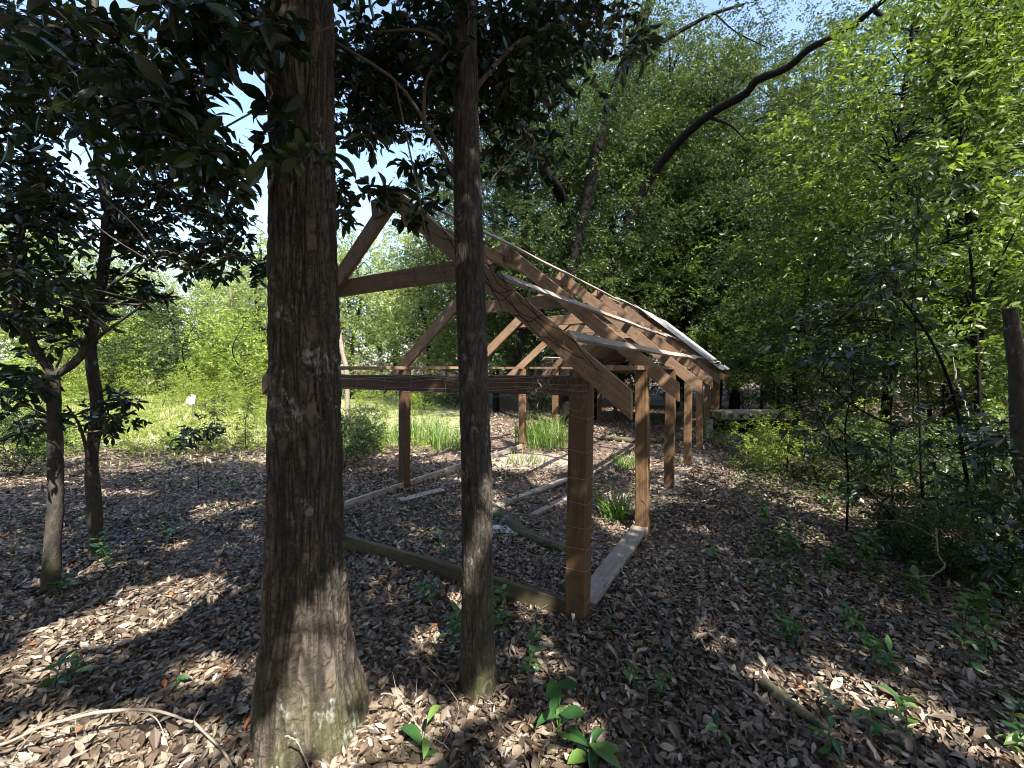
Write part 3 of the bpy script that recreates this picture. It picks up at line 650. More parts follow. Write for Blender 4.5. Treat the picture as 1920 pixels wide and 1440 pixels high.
# thin trunk
t2 = G(895, 1290); t2[2] = 0; D2 = t2[1]
T2 = thing('young_oak', 'slender dark-barked young oak standing before the shed front', 'tree', t2)
prof = [(-.1, 897, 46), (0, 896, 38), (.2, 894, 33), (.5, 893, 30), (1.0, 893, 30), (1.53, 888, 28), (2.1, 882, 27), (2.6, 877, 24), (3.3, 874, 20), (4.5, 868, 16), (6.5, 860, 10)]
zz = [p[0] for p in prof]; zg = np.linspace(-.1, 6.5, 44)
pts = np.stack([np.interp(zg, zz, [(p[1] - 960) / F * D2 - t2[0] for p in prof]), .02 * np.sin(zg * 2), zg], -1); rad = np.interp(zg, zz, [p[2] / F * D2 for p in prof])
mb = MB(); bark_trunk(mb, pts, rad, 180, 1300, .007, 44, 13, lob=.08, sd=9)
mb.build('trunk', M['bark_grey'], T2, True)

def local_leafage(T, clumps, L, twigs, per, m, g, name='crown', limbs=(), kind='big', wm='twig', flat=.7, ratio=.42, wood=True, keep=None, extra=None, limb_name='branches'):
    """clumps: (px,py,depth,radius); limbs: lists of (px,py,depth) + radii"""
    o = np.array(T.location); lb = MB(); wb = MB()
    if len(clumps):
        C = np.array([W(c[0], c[1], c[2]) for c in clumps]) - o; R = np.array([c[3] for c in clumps])
        sprays(lb, C, R, twigs, per, L, flat, kind, g, ratio, wood=wb if wood else None, keep=(lambda P: keep(P + o) if keep else ~sunlit(P + o)))
    if extra is not None: extra(lb, wb, o)
    for pts, r0, r1 in limbs: branch(wb, [W(*p) - o for p in pts], r0, r1)
    if wb.n: wb.build(limb_name, M[wm], T, True)
    if lb.n: lb.build(name, M[m], T)

def link_twigs(wb, C, anchors, g, r0=.008):
    """a bent twig from each clump to the nearest point of the anchors"""
    A = np.asarray(anchors)
    for c in C:
        a = A[np.argmin(np.linalg.norm((A - c) * np.array([1, 1, 1.4]) + np.array([0, 0, .2]), axis=1))]
        m_ = (a + c) / 2 + g.normal(size=3) * np.linalg.norm(a - c) * .10
        tube(wb, smooth_path([a, m_, c], 8), np.linspace(r0, r0 * .35, 8), 5)

def over_canopy(lb, wb, o, n, bx, g, L=.09, twigs=8, per=8, trunk_top=None, kind='mid', R=(.35, .7), patch=None):
    """part of a crown that hangs above the picture; leaves are cut out along sun rays to shape the light"""
    x0, x1, y0, y1, z0, z1 = bx
    C = np.stack([g.uniform(x0, x1, n), g.uniform(y0, y1, n), g.uniform(z0, z1, n)], -1)
    C = C[~inpic(C, 260)]
    if patch is not None: C = C[patch(C)]
    Rr = g.uniform(R[0], R[1], len(C))
    def kp(P):
        Q = P + o; return ~sunlit(Q) & (np.linalg.norm(Q - np.array([0, 0, EYE]), axis=1) > 1.2)
    sprays(lb, C - o, Rr, twigs, per, L * 1.35, .5, kind, g, .5, keep=kp)
    if trunk_top is not None:
        top = np.asarray(trunk_top, float) - o
        for c in C[:40]:
            m_ = top * .5 + (c - o) * .5 + np.array([0, 0, .4]); tube(wb, smooth_path([top, m_, c - o], 9), np.linspace(.035, .006, 9), 6)

# foliage of the big oak: boughs that hang into the top left, and the crown above
g = np.random.default_rng(41)
cl = []
for (a, b, d, r, n) in ((130, 90, 1.7, .28, 3), (260, 130, 1.6, .26, 4), (320, 230, 1.6, .2, 4), (410, 60, 1.7, .2, 4), (390, 250, 1.55, .11, 2), (430, 300, 1.6, .08, 1), (350, 60, 1.9, .3, 3), (190, 230, 1.8, .22, 2), (480, 30, 1.7, .15, 2), (550, 260, 1.55, .09, 2), (540, 30, 1.5, .10, 1), (60, 60, 1.9, .3, 2)):
    for q in range(int(n * 1.7 + .5)): cl.append((a + g.normal() * 30, b + g.normal() * 26, d + g.normal() * .12, r * g.uniform(.6, 1.0)))
limbs = [([(560, -120, 1.85), (520, 40, 1.7), (400, 45, 1.68), (260, 80, 1.65), (120, 60, 1.7)], .012, .004), ([(520, -100, 1.8), (470, 100, 1.65), (510, 170, 1.6), (488, 200, 1.6), (420, 240, 1.58)], .006, .003),
         ([(400, 45, 1.68), (380, 160, 1.6), (330, 230, 1.6)], .006, .003), ([(640, 40, 1.5), (590, 60, 1.5), (520, 45, 1.5), (430, 40, 1.55)], .004, .0025)]
def ex1(lb, wb, o):
    gg = np.random.default_rng(42); over_canopy(lb, wb, o, 300, (-4.5, 2.5, -3.5, 3.0, 4.6, 7.5), gg, trunk_top=(t1[0], t1[1], 5.5))
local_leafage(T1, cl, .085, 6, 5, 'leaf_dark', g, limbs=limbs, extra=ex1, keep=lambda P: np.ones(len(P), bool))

# foliage of the slender oak: dark mass round its upper stem
g = np.random.default_rng(43); cl = []
for (a, b, d, r, n) in ((700, 90, 2.1, .34, 8), (800, 60, 1.9, .36, 9), (900, 70, 1.9, .34, 8), (960, 150, 2.0, .28, 6), (720, 210, 2.0, .22, 6), (800, 270, 2.1, .2, 5), (665, 300, 2.0, .13, 3), (690, 420, 1.9, .08, 2), (755, 450, 1.95, .07, 1), (655, 385, 1.9, .07, 1),
                       (1000, 60, 2.4, .3, 7), (1080, 70, 2.6, .3, 7), (1060, 20, 2.5, .3, 6), (960, 280, 2.2, .16, 3), (900, 230, 1.8, .2, 5), (1150, 60, 2.7, .22, 4), (820, 360, 1.9, .10, 2), (925, 370, 1.9, .08, 2), (660, 180, 2.1, .22, 4), (780, 170, 2.2, .3, 6), (960, 60, 2.0, .25, 4), (880, 130, 1.55, .16, 4), (840, 60, 1.5, .16, 3), (930, 200, 1.6, .12, 2), (740, 120, 2.6, .4, 10), (1020, 200, 2.8, .3, 7), (960, 330, 2.7, .2, 4), (690, 250, 2.6, .3, 6), (800, 200, 2.9, .3, 6)):
    for q in range(int(n * 1.55 + .5)): cl.append((a + g.normal() * 34, b - (50 if b > 140 else 0) + g.normal() * 24, d + (.45 if 780 < a < 960 else .1) + abs(g.normal()) * .3, r * g.uniform(.6, 1.0)))
limbs = [([(852, 325, 2.05), (820, 270, 2.0), (795, 225, 1.98), (740, 150, 1.95), (640, 85, 1.9), (600, 60, 1.9)], .012, .004), ([(795, 225, 2.0), (800, 150, 2.0), (840, 100, 2.0)], .01, .006), ([(868, 200, 2.1), (930, 120, 2.1), (1000, 60, 2.4), (1100, 40, 2.6)], .014, .005),
         ([(740, 150, 1.95), (780, 340, 1.9), (800, 440, 1.9), (830, 520, 1.95), (858, 560, 2.02)], .004, .003), ([(790, 400, 1.9), (730, 390, 1.9), (690, 360, 1.9)], .003, .002), ([(862, 120, 2.1), (800, 60, 2.0), (700, 60, 2.1)], .012, .004), ([(895, 370, 2.05), (960, 290, 2.15), (990, 260, 2.2)], .004, .002)]
def ex2(lb, wb, o):
    gg = np.random.default_rng(44); over_canopy(lb, wb, o, 240, (-1.5, 5.0, -3.5, 4.0, 4.8, 8.0), gg, trunk_top=(t2[0], t2[1], 5.2))
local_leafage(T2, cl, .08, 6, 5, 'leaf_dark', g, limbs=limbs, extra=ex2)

# the twin slender trees at the left
def slim(name, label, base, stems, cl, g, L=.085, twigs=7, per=6, m='leaf_dark', extra=None, barkm='bark_grey', cat='tree'):
    b = G(*base); b[2] = 0; T = thing(name, label, cat, b); mb = MB()
    anch = []
    for pts, r0, r1 in stems:
        P = smooth_path([W(*p) - b for p in pts], 40); tube(mb, P, np.linspace(r0, r1, 40), 18, .5, .12, sd=pts[0][0] * .013); anch.append(P[8:])
    mb.build('trunk', M[barkm], T, True)
    lb, wb = MB(), MB(); C = np.array([W(c[0], c[1], c[2]) for c in cl]) - b
    link_twigs(wb, C, np.concatenate(anch), g)
    sprays(lb, C, np.array([c[3] for c in cl]), twigs, per, L, .6, 'big', g, .38, wood=wb, keep=lambda P: ~sunlit(P + b))
    if extra: extra(lb, wb, b)
    wb.build('branches', M['twig'], T, True); lb.build('crown', M[m], T); return T
def scatter(spec, g, jx=30, jy=28, jd=.25):
    out = []
    for (a, b, d, r, n) in spec:
        for q in range(int(n * 1.35 + .5)): out.append((a + g.normal() * jx, b + g.normal() * jy, max(1.3, d + g.normal() * jd), r * g.uniform(.6, 1.1)))
    return out
g = np.random.default_rng(51)
cl = scatter([(30, 120, 3.0, .3, 9), (110, 200, 3.1, .3, 9), (40, 320, 3.0, .3, 10), (130, 380, 3.1, .26, 9), (30, 470, 2.9, .26, 9), (90, 520, 3.0, .24, 8), (60, 590, 3.0, .18, 5), (130, 90, 3.2, .3, 6), (60, 30, 3.0, .3, 6), (40, 720, 2.9, .15, 3), (30, 400, 3.2, .3, 6), (130, 600, 3.1, .12, 3), (60, 760, 3.0, .13, 3)], g, 45, 36)
def ex3(lb, wb, o):
    gg = np.random.default_rng(52); over_canopy(lb, wb, o, 130, (-7.5, -2.0, -3.0, 4.0, 4.8, 7.5), gg, trunk_top=(-3.1, 3.0, 4.5))
slim('slender_tree', 'left of the twin slender trees, trunk forking low into a Y', (95, 1112),
     [([(92, 1160, 3.0), (97, 1050, 3.0), (104, 940, 3.0), (103, 830, 3.0), (100, 700, 3.0)], .052, .036), ([(100, 705, 3.0), (70, 660, 3.0), (40, 600, 2.95), (25, 520, 2.9), (50, 380, 2.9), (60, 200, 2.9), (60, -80, 2.9)], .027, .012),
      ([(102, 705, 3.0), (140, 680, 3.02), (165, 645, 3.05), (180, 600, 3.1), (186, 540, 3.1), (196, 420, 3.1), (188, 330, 3.1), (170, 200, 3.1), (165, -50, 3.1)], .028, .014),
      ([(165, 650, 3.05), (200, 620, 3.0), (250, 585, 2.95), (280, 565, 2.9), (340, 560, 2.9)], .012, .004), ([(190, 560, 3.1), (215, 530, 3.0), (290, 480, 2.9)], .014, .005)], cl, g, extra=ex3)
g = np.random.default_rng(53)
cl = scatter([(190, 180, 3.7, .3, 8), (260, 280, 3.6, .28, 8), (210, 360, 3.7, .28, 8), (300, 380, 3.6, .24, 7), (330, 300, 3.8, .25, 6), (280, 440, 3.5, .2, 6), (300, 510, 3.3, .14, 4), (340, 470, 3.3, .16, 4), (250, 120, 3.8, .3, 6), (380, 390, 3.6, .16, 3), (430, 410, 3.6, .14, 3), (380, 150, 3.9, .2, 3), (460, 440, 3.5, .09, 2), (480, 480, 3.5, .08, 2), (380, 500, 3.3, .1, 2), (200, 770, 3.6, .16, 4), (230, 790, 3.5, .12, 2), (330, 180, 3.9, .28, 5), (230, 500, 3.5, .2, 4), (400, 460, 3.4, .1, 2), (370, 300, 3.8, .2, 3)], g, 34, 26)
def ex4(lb, wb, o):
    gg = np.random.default_rng(54); over_canopy(lb, wb, o, 130, (-6.5, -1.0, -1.0, 5.5, 6.0, 8.5), gg, trunk_top=(-3.6, 3.8, 5.5))
slim('slender_tree', 'right of the twin slender trees, with a thin sucker stem at its side', (182, 1050),
     [([(182, 1100, 3.55), (178, 960, 3.55), (172, 860, 3.55), (182, 760, 3.55), (170, 660, 3.55), (185, 560, 3.55), (205, 430, 3.55), (195, 330, 3.55), (175, 190, 3.6), (180, -60, 3.6)], .052, .022),
      ([(168, 870, 3.5), (150, 800, 3.45), (125, 760, 3.4)], .014, .006), ([(205, 430, 3.55), (240, 400, 3.5), (290, 370, 3.5), (330, 330, 3.5)], .012, .005), ([(330, 395, 3.6), (400, 390, 3.6), (470, 420, 3.6), (500, 440, 3.6)], .006, .002),
      ([(230, 425, 3.5), (330, 470, 3.4), (400, 480, 3.4), (490, 470, 3.4)], .007, .002), ([(200, 440, 3.5), (250, 410, 3.55), (330, 395, 3.6)], .012, .006)], cl, g, extra=ex4)

# ------------------------------------------------------------------ unseen trees added around the camera so their crowns shade the clearing
for q, (x, y, bx, lab) in enumerate([(2.6, -1.6, (0, 7.5, -6, 2.2, 4.8, 8), 'unseen oak added behind the viewer to the right, its crown shading the path'),
                                     (-2.4, -2.2, (-6, 1, -7, 0, 4.8, 8), 'unseen oak added behind the viewer to the left, its crown shading the litter'),
                                     (4.6, 1.2, (2.0, 8.5, -3.0, 4.2, 4.2, 7.5), 'unseen oak added for shade at the right, its crown overhanging the thicket')]):
    g = np.random.default_rng(60 + q); T = thing('added_shade_oak', lab, 'tree', (x, y, 0)); mb = MB()
    tube(mb, smooth_path([(0, 0, -.1), (.05, 0, 2), (-.05, .1, 4.5), (.1, 0, 7)], 30), np.linspace(.17, .07, 30), 20, .5, .1); mb.build('trunk', M['bark_grey'], T, True)
    lb, wb = MB(), MB(); over_canopy(lb, wb, np.array([x, y, 0]), 600, bx, g, trunk_top=(x, y, 5), patch=(lambda C: (uv(C)[:, 0] < 4.4 - 1.1 * (uv(C)[:, 1] - 3.4).clip(0, 9)) & (uv(C)[:, 1] < 7.5)))
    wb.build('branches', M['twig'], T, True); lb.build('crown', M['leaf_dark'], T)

# ------------------------------------------------------------------ template trees for the wood
def template_tree(seed, H, cr, cz, n_cl, L, m, twigs=10, per=8, trunk_r=.12, kind='kite', low=.25, name='forest_tree', bend=.5, R=.55, cat='tree'):
    g = np.random.default_rng(seed); T = thing(name, 'tree', cat, (0, 0, -50)); mb = MB()
    P = smooth_path([(0, 0, -.1), (g.normal() * .1, g.normal() * .1, H * .3), (g.normal() * bend * .5, g.normal() * bend * .5, H * .6), (g.normal() * bend, g.normal() * bend, H * .92)], 24)
    tube(mb, P, np.linspace(trunk_r, trunk_r * .25, 24), 12, .5, .12, sd=seed)
    o = rdir(n_cl, g); rr = g.uniform(.12, 1, n_cl) ** .45; C = o * rr[:, None] * np.array([cr, cr, cz]) + np.array([P[-1][0] * .6, P[-1][1] * .6, H - cz])
    C = C[noise(C[:, 0] * .9, C[:, 1] * .9, C[:, 2] * .9, seed) > .39]; C = C[C[:, 2] > low]
    for c in C[:: max(1, len(C) // 45)]:
        a = P[min(22, max(4, int(24 * (c[2] - .22 * np.linalg.norm(c[:2])) / (H * .92))))]
        tube(mb, smooth_path([a, (a + c) / 2 + np.array([0, 0, .12]) + g.normal(size=3) * .12, c], 8), np.linspace(trunk_r * .2, trunk_r * .04, 8), 5)
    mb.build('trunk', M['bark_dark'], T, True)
    lb = MB(); sprays(lb, C, R * g.uniform(.6, 1.15, len(C)), twigs, per, L, .5, kind, g, .46); lb.build('crown', M[m], T)
    return T
TT = {
 'oakA': template_tree(101, 9.5, 2.5, 4.3, 640, .075, 'leaf_oak', twigs=14, per=10, R=.5),
 'oakB': template_tree(102, 10.5, 2.9, 4.8, 740, .075, 'leaf_oak', twigs=14, per=10, R=.5),
 'lime': template_tree(103, 7.0, 2.1, 3.2, 500, .075, 'leaf_lime', trunk_r=.08, twigs=12, per=10, R=.48),
 'thin': template_tree(104, 6.0, 1.5, 2.7, 230, .078, 'leaf_oak', trunk_r=.05, per=8),
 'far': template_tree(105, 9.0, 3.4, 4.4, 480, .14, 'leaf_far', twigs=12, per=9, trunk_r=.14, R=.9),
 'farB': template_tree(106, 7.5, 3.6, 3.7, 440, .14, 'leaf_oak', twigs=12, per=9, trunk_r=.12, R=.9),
 'bush': template_tree(107, 2.0, 1.1, .95, 110, .06, 'leaf_sun', twigs=10, per=8, trunk_r=.02, low=.05, R=.35, name='shrub', bend=.2, cat='shrub'),
 'bushD': template_tree(108, 1.7, 1.0, .8, 100, .065, 'leaf_oak', twigs=10, per=8, trunk_r=.018, low=.05, R=.32, name='shrub', bend=.2, cat='shrub'),
}
used = set()
def put(kind, px, depth, label, sc=1.0, rz=None, group=None, dz=0):
    x = (px - 960) / F * depth; loc = (x, depth, float(gz(x, depth)) + dz); T = TT[kind]; rz = rng.uniform(0, 6.28) if rz is None else rz
    if kind not in used:
        used.add(kind); T.location = loc; T.rotation_euler = (0, 0, rz); T.scale = (sc,) * 3 if np.isscalar(sc) else sc; T['label'] = label
        if group: T['group'] = group
        return T
    return copy_thing(T, loc, rz, sc, label, group)
GW = 'trees of the wood behind and right of the shed'
for a in [('oakA', 985, 13.0, 'small-leaved oak directly behind the ridge of the shed', 1.25), ('oakB', 1120, 16.5, 'tall oak in front of which a black trunk leans', 1.35),
          ('oakA', 1290, 19.5, 'tall oak rising over the metal end of the shed roof', 1.6), ('lime', 1265, 15.2, 'pale lime-green tree glowing just above the roof end', 1.0), ('lime', 1350, 15.6, 'sunny lime-green tree right of the roof end', .9),
          ('oakB', 1440, 19.5, 'tall broad oak right of the second leaning trunk', 1.6), ('oakA', 1600, 13.5, 'oak with blue sky gaps through its middle', 1.35),
          ('lime', 1660, 7.2, 'yellow-green tree standing above the stacked pallets thicket', 1.1), ('oakB', 1800, 10.5, 'dark oak behind the big right trunk', 1.1),
          ('lime', 1860, 6.2, 'bright sunlit tree at the upper right corner', 1.15), ('oakA', 1960, 8.5, 'oak leaning in from the right edge', 1.1),
          ('thin', 1500, 7.8, 'thin leafy sapling left of the dense thicket', 1.0), ('thin', 1750, 9.6, 'thin leafy sapling just left of the big right trunk', .95),
          ('oakB', 1380, 20, 'distant oak seen between the trunks over the pallets', 1.2), ('oakA', 1600, 17, 'distant dark oak deep in the right thicket', 1.3),
          ('oakB', 1780, 17, 'distant oak closing the gap behind the snag', 1.3), ('oakA', 1150, 22, 'distant oak behind the far rafters', 1.2), ('lime', 1450, 13.0, 'half-lit young tree beyond the end posts', .8),
          ('oakA', 1050, 14.5, 'round oak crown just right of the slender oak, above the ridge', 1.3), ('oakB', 1210, 18.5, 'oak between the two leaning trunks', 1.5), ('oakA', 1375, 15.5, 'oak under the long leaning trunk', 1.35), 
          ('oakA', 1265, 16.2, 'tall oak topping the canopy over the middle of the roof slope', 1.5), ('oakB', 1160, 19, 'tallest oak, behind the first leaning trunk', 1.6), ('oakA', 1345, 17, 'tall oak topping the canopy over the roof end', 1.5),
          ('oakB', 930, 15, 'oak crown filling the sky above the front rafters', 1.1), ('thin', 1600, 8.6, 'low leafy sapling before the dark thicket', .9)]:
    put(a[0], a[1], a[2], a[3], a[4], group=GW)
GL = 'sunlit trees closing the meadow'
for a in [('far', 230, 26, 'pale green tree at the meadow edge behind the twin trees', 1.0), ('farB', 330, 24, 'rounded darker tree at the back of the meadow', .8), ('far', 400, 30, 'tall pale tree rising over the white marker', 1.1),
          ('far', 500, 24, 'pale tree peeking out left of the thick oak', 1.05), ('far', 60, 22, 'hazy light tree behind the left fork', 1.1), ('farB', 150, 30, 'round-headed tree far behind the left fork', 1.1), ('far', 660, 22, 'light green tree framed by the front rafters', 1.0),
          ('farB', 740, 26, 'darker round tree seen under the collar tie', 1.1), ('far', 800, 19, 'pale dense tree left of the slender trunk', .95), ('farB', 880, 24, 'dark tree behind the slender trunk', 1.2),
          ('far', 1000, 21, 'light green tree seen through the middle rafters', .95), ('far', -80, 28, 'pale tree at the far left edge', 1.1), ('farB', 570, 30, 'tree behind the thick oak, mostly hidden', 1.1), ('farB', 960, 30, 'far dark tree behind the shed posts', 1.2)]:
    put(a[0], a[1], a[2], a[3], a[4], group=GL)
GS = 'shrubs of the thicket'
for a in [('bush', 1400, 6.6, 'yellow-green shrub in front of the pallet stack', .40), ('bush', 1480, 6.2, 'sunny shrub right of the pallet stack', .52), ('bush', 1545, 5.6, 'leafy shrub in the sunny middle of the thicket', .62),
          ('bushD', 1620, 5.2, 'dense green shrub with dry leaves at its foot', .6), ('bush', 1700, 5.2, 'bright low shrub beside the curved sapling', .5), ('bushD', 1780, 4.6, 'dark shrub at the foot of the big right trunk', .6),
          ('bushD', 1860, 3.9, 'dark shrub left of the snag', .45), ('bush', 1340, 8.6, 'small light shrub at the corner of the last posts', .35), ('bushD', 1480, 13, 'dark shrub behind the pallets', 1.0), ('bush', 1600, 12, 'pale shrub far inside the thicket', 1.1),
          ('bushD', 1400, 16, 'dark bush at the wood edge beyond the leaf strip', 1.1), ('bushD', 1270, 18, 'bush behind the far posts', 1.2), ('bushD', 1180, 17, 'bush seen between middle posts', 1.0), ('bush', 1720, 10, 'light shrub behind the curved sapling', 1.1),
          ('bushD', 1900, 8, 'shrub at the right edge beyond the snag', 1.2), ('bush', 1060, 20, 'leafy bush deep in the wood left of the far posts', 2.0), ('bushD', 1120, 23, 'dark bush deep in the wood behind the far posts', 2.6), ('bushD', 1220, 24, 'wide dark bush behind the rear of the shed', 2.8), ('bush', 1310, 23, 'pale bush at the back of the leaf strip', 2.3), ('bushD', 1370, 26, 'wide dark bush beyond the leaf strip', 3.0), ('bushD', 1450, 24, 'dark bush behind the slim trunks', 2.8), ('bush', 1530, 22, 'pale bush behind the slim trunks', 2.3), ('bushD', 1610, 24, 'wide dark bush far behind the thicket', 3.0), ('bushD', 1700, 22, 'dark bush far behind the curved sapling', 2.8), ('bush', 1790, 20, 'pale bush far behind the big right trunk', 2.4), ('bushD', 1880, 20, 'dark bush far behind the snag', 2.8), ('bushD', 1960, 17, 'dark bush at the far right edge of the wood', 2.6), ('bushD', 960, 25, 'dark bush far behind the slender oak', 2.8),
          ('bushD', 1690, 3.5, 'low dark bush in deep shade at right', .28), ('bushD', 1800, 3.1, 'deep green bush in the shady right foreground', .3), ('bushD', 1920, 3.0, 'dark bush at the right picture edge', .5),
          ('bushD', 680, 7.6, 'low dark bush beyond the left wall of the shed', .55), ('bushD', 640, 6.6, 'dark shrub just right of the thick oak', .5), ('bush', 60, 7.5, 'sunny shrub at the left edge of the clearing', .7), ('bushD', 20, 6.2, 'low green shrub at the left edge', .6),
          ('bushD', 1010, 15, 'bush under the middle rafters', .9), ('bushD', 850, 17, 'bush at the back of the shed', 1.0)]:
    put(a[0], a[1], a[2], a[3], a[4], group=GS)
GM = 'lime-green bushes at the back of the meadow'
for a in [('bush', 280, 20, 'bright bush left of the white marker', 1.1), ('bush', 340, 21, 'bright bush behind the white marker', 1.3), ('bush', 420, 19, 'tall bright bush right of the white marker', 1.3), ('bush', 480, 16, 'bright bush touching the thick oak', 1.0), ('bush', 210, 19, 'bright bush beside the right twin tree', 1.2), ('bushD', 250, 21, 'grey-green bush at the back of the meadow', 1.9), ('bush', 700, 16, 'bright bush beyond the left shed posts', .9), ('bush', 800, 14, 'bright bush between left posts', .8), ('bushD', 380, 22, 'mid green bush under the tall pale tree', 2.2), ('bush', 90, 17, 'bright bush behind the left twin tree', 1.2), ('bush', 0, 15, 'bright bush at the left meadow edge', 1.2), ('bush', 470, 11.5, 'small lime bush close left of the thick oak', .45), ('bush', 425, 13.5, 'small lime bush right below the tall pale tree', .6), ('bush', 385, 15.5, 'lime bush just right of the white marker', .7), ('bush', 240, 13, 'small lime bush right of the right twin tree', .5), ('bush', 450, 17, 'tall lime bush behind the small bush at the thick oak', 1.9), ('bush', 350, 18.5, 'tall lime bush at the back, above the white marker', 2.0), ('bush', 215, 22, 'tall lime bush above the grass at the right twin tree', 2.3), ('bush', 130, 20, 'tall lime bush between the twin trees', 2.1), ('bush', 500, 20, 'tall lime bush half behind the thick oak', 2.3), ('bush', 300, 17, 'lime bush left of the white marker, nearer than its neighbour', .8)]:
    put(a[0], a[1], a[2], a[3], a[4], group=GM)

for q, (x, y, k, sc) in enumerate([(-13, -2, 'oakA', 1.1), (-11, -7, 'oakB', 1.1), (-7, -10, 'oakA', 1.1), (-2.5, -11, 'oakB', 1.15), (2.5, -12, 'oakA', 1.1), (7, -11.5, 'oakB', 1.1), (11, -9, 'oakA', 1.1), (13.5, -4, 'oakB', 1.1), (12.5, 1.5, 'oakA', 1.1), (-14, 4, 'oakB', 1.0),  # unseen trees and shrubs added behind the viewer to block sky light
                                 (-5, -7.5, 'bush', 1.6), (0, -8, 'bushD', 1.9), (5, -8.5, 'bush', 1.7), (-9, -4, 'bushD', 1.8), (9.5, -5, 'bush', 1.7), (-10, 1, 'bushD', 1.6), (8.5, 0, 'bushD', 1.5), (-4.5, -15, 'oakA', 1.2), (4.5, -16, 'oakB', 1.2), (0, -18, 'oakA', 1.2), (-12, -13, 'oakB', 1.2), (12, -14, 'oakA', 1.2)]):
    copy_thing(TT[k], (x, y, 0), q * 1.7, sc, ('shrub' if 'bush' in k else 'tree') + ' added unseen behind the viewer to block light, ' + next(t for v, t in ((-13.5, 'farthest left'), (-12.5, 'very far left'), (-10.5, 'far left'), (-8, 'outer left'), (-6, 'left'), (-4.7, 'half left'), (-3, 'left of centre'), (-1, 'just left of centre'), (2, 'centre'), (3, 'just right of centre'), (4.7, 'right of centre'), (5.5, 'half right'), (8.6, 'right'), (10, 'outer right'), (11.5, 'far right'), (12.7, 'very far right'), (99, 'farthest right')) if x < v) + ', ' + next(t for v, t in ((-17, 'last row'), (-12.5, 'rear row'), (-9.5, 'middle row'), (-6, 'front row'), (-3, 'close by'), (0, 'beside the viewer'), (9, 'level with the oaks')) if y < v), 'unseen wood added behind the viewer')

# ------------------------------------------------------------------ single trunks that show against the wood
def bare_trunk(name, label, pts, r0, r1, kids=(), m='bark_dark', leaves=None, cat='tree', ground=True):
    P = np.array([W(*p) for p in pts]); b = np.array([P[0][0], P[0][1], 0]); T = thing(name, label, cat, b); mb = MB()
    if ground: P = np.vstack([[P[0][0], P[0][1], -.1], P])
    Q = smooth_path(P - b, 44); tube(mb, Q, np.linspace(r0, r1, 44), 14, .5, .14, sd=pts[0][0] * .01)
    for kp, ka, kb in kids: tube(mb, smooth_path([W(*p) - b for p in kp], 22), np.linspace(ka, kb, 22), 8, .5, .12)
    mb.build('trunk', M[m], T, True)
    if leaves:
        lb = MB(); leaves(lb, b); gg = np.random.default_rng(int(pts[0][0]))
        if name == 'leaning_tree':
            A = Q[gg.integers(12, 44, 70)]; C2 = A + TS * gg.uniform(2.6, 4.8, (70, 1)) + gg.normal(size=(70, 3)) * .35; sprays(lb, C2, .45, 10, 9, .075, .6, 'kite', gg, .46)  # leaf clumps added sunward of the trunk to shade it
        lb.build('crown', M['leaf_oak'], T)
    return T
def crownlets(spec, seed, L=.07, twigs=9, per=8, jx=60, jy=40, jd=.6, kind='kite'):
    def f(lb, b):
        g = np.random.default_rng(seed); C = np.array([W(c[0], c[1], c[2]) for c in scatter(spec, g, jx, jy, jd)]) - b
        sprays(lb, C, g.uniform(.35, .7, len(C)), twigs, per, L, .5, kind, g, .46)
    return f
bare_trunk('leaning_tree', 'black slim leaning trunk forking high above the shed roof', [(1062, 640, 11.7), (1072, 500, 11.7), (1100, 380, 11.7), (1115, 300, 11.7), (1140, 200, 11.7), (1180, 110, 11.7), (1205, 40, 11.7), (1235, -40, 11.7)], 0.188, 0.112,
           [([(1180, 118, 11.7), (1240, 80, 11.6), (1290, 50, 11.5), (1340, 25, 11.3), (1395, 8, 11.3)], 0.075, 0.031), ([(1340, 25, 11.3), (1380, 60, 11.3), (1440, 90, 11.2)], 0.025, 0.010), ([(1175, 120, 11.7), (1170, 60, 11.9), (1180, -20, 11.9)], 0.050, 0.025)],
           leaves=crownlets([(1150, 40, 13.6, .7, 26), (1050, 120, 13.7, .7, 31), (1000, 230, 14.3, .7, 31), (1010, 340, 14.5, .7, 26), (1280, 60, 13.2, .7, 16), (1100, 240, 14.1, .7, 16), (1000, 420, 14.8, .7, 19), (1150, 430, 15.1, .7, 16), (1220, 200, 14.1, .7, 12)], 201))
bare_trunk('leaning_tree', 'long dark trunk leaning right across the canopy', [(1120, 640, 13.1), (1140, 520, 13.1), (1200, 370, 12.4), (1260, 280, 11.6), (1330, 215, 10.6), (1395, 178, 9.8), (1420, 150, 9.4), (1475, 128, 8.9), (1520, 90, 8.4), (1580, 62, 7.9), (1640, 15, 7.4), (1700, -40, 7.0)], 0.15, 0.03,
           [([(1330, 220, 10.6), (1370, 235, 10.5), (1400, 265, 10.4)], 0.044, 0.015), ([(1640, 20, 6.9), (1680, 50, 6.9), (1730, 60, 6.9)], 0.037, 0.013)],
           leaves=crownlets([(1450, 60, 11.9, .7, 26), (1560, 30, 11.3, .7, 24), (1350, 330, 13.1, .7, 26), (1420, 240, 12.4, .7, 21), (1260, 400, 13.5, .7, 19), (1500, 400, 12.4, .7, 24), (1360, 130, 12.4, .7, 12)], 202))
bare_trunk('leaning_tree', 'mossy broken limb-like trunk behind the slender oak', [(1075, 640, 12.5), (1060, 400, 12.5), (1020, 320, 10.8), (985, 240, 10.5), (975, 120, 10.5)], .2, .10)
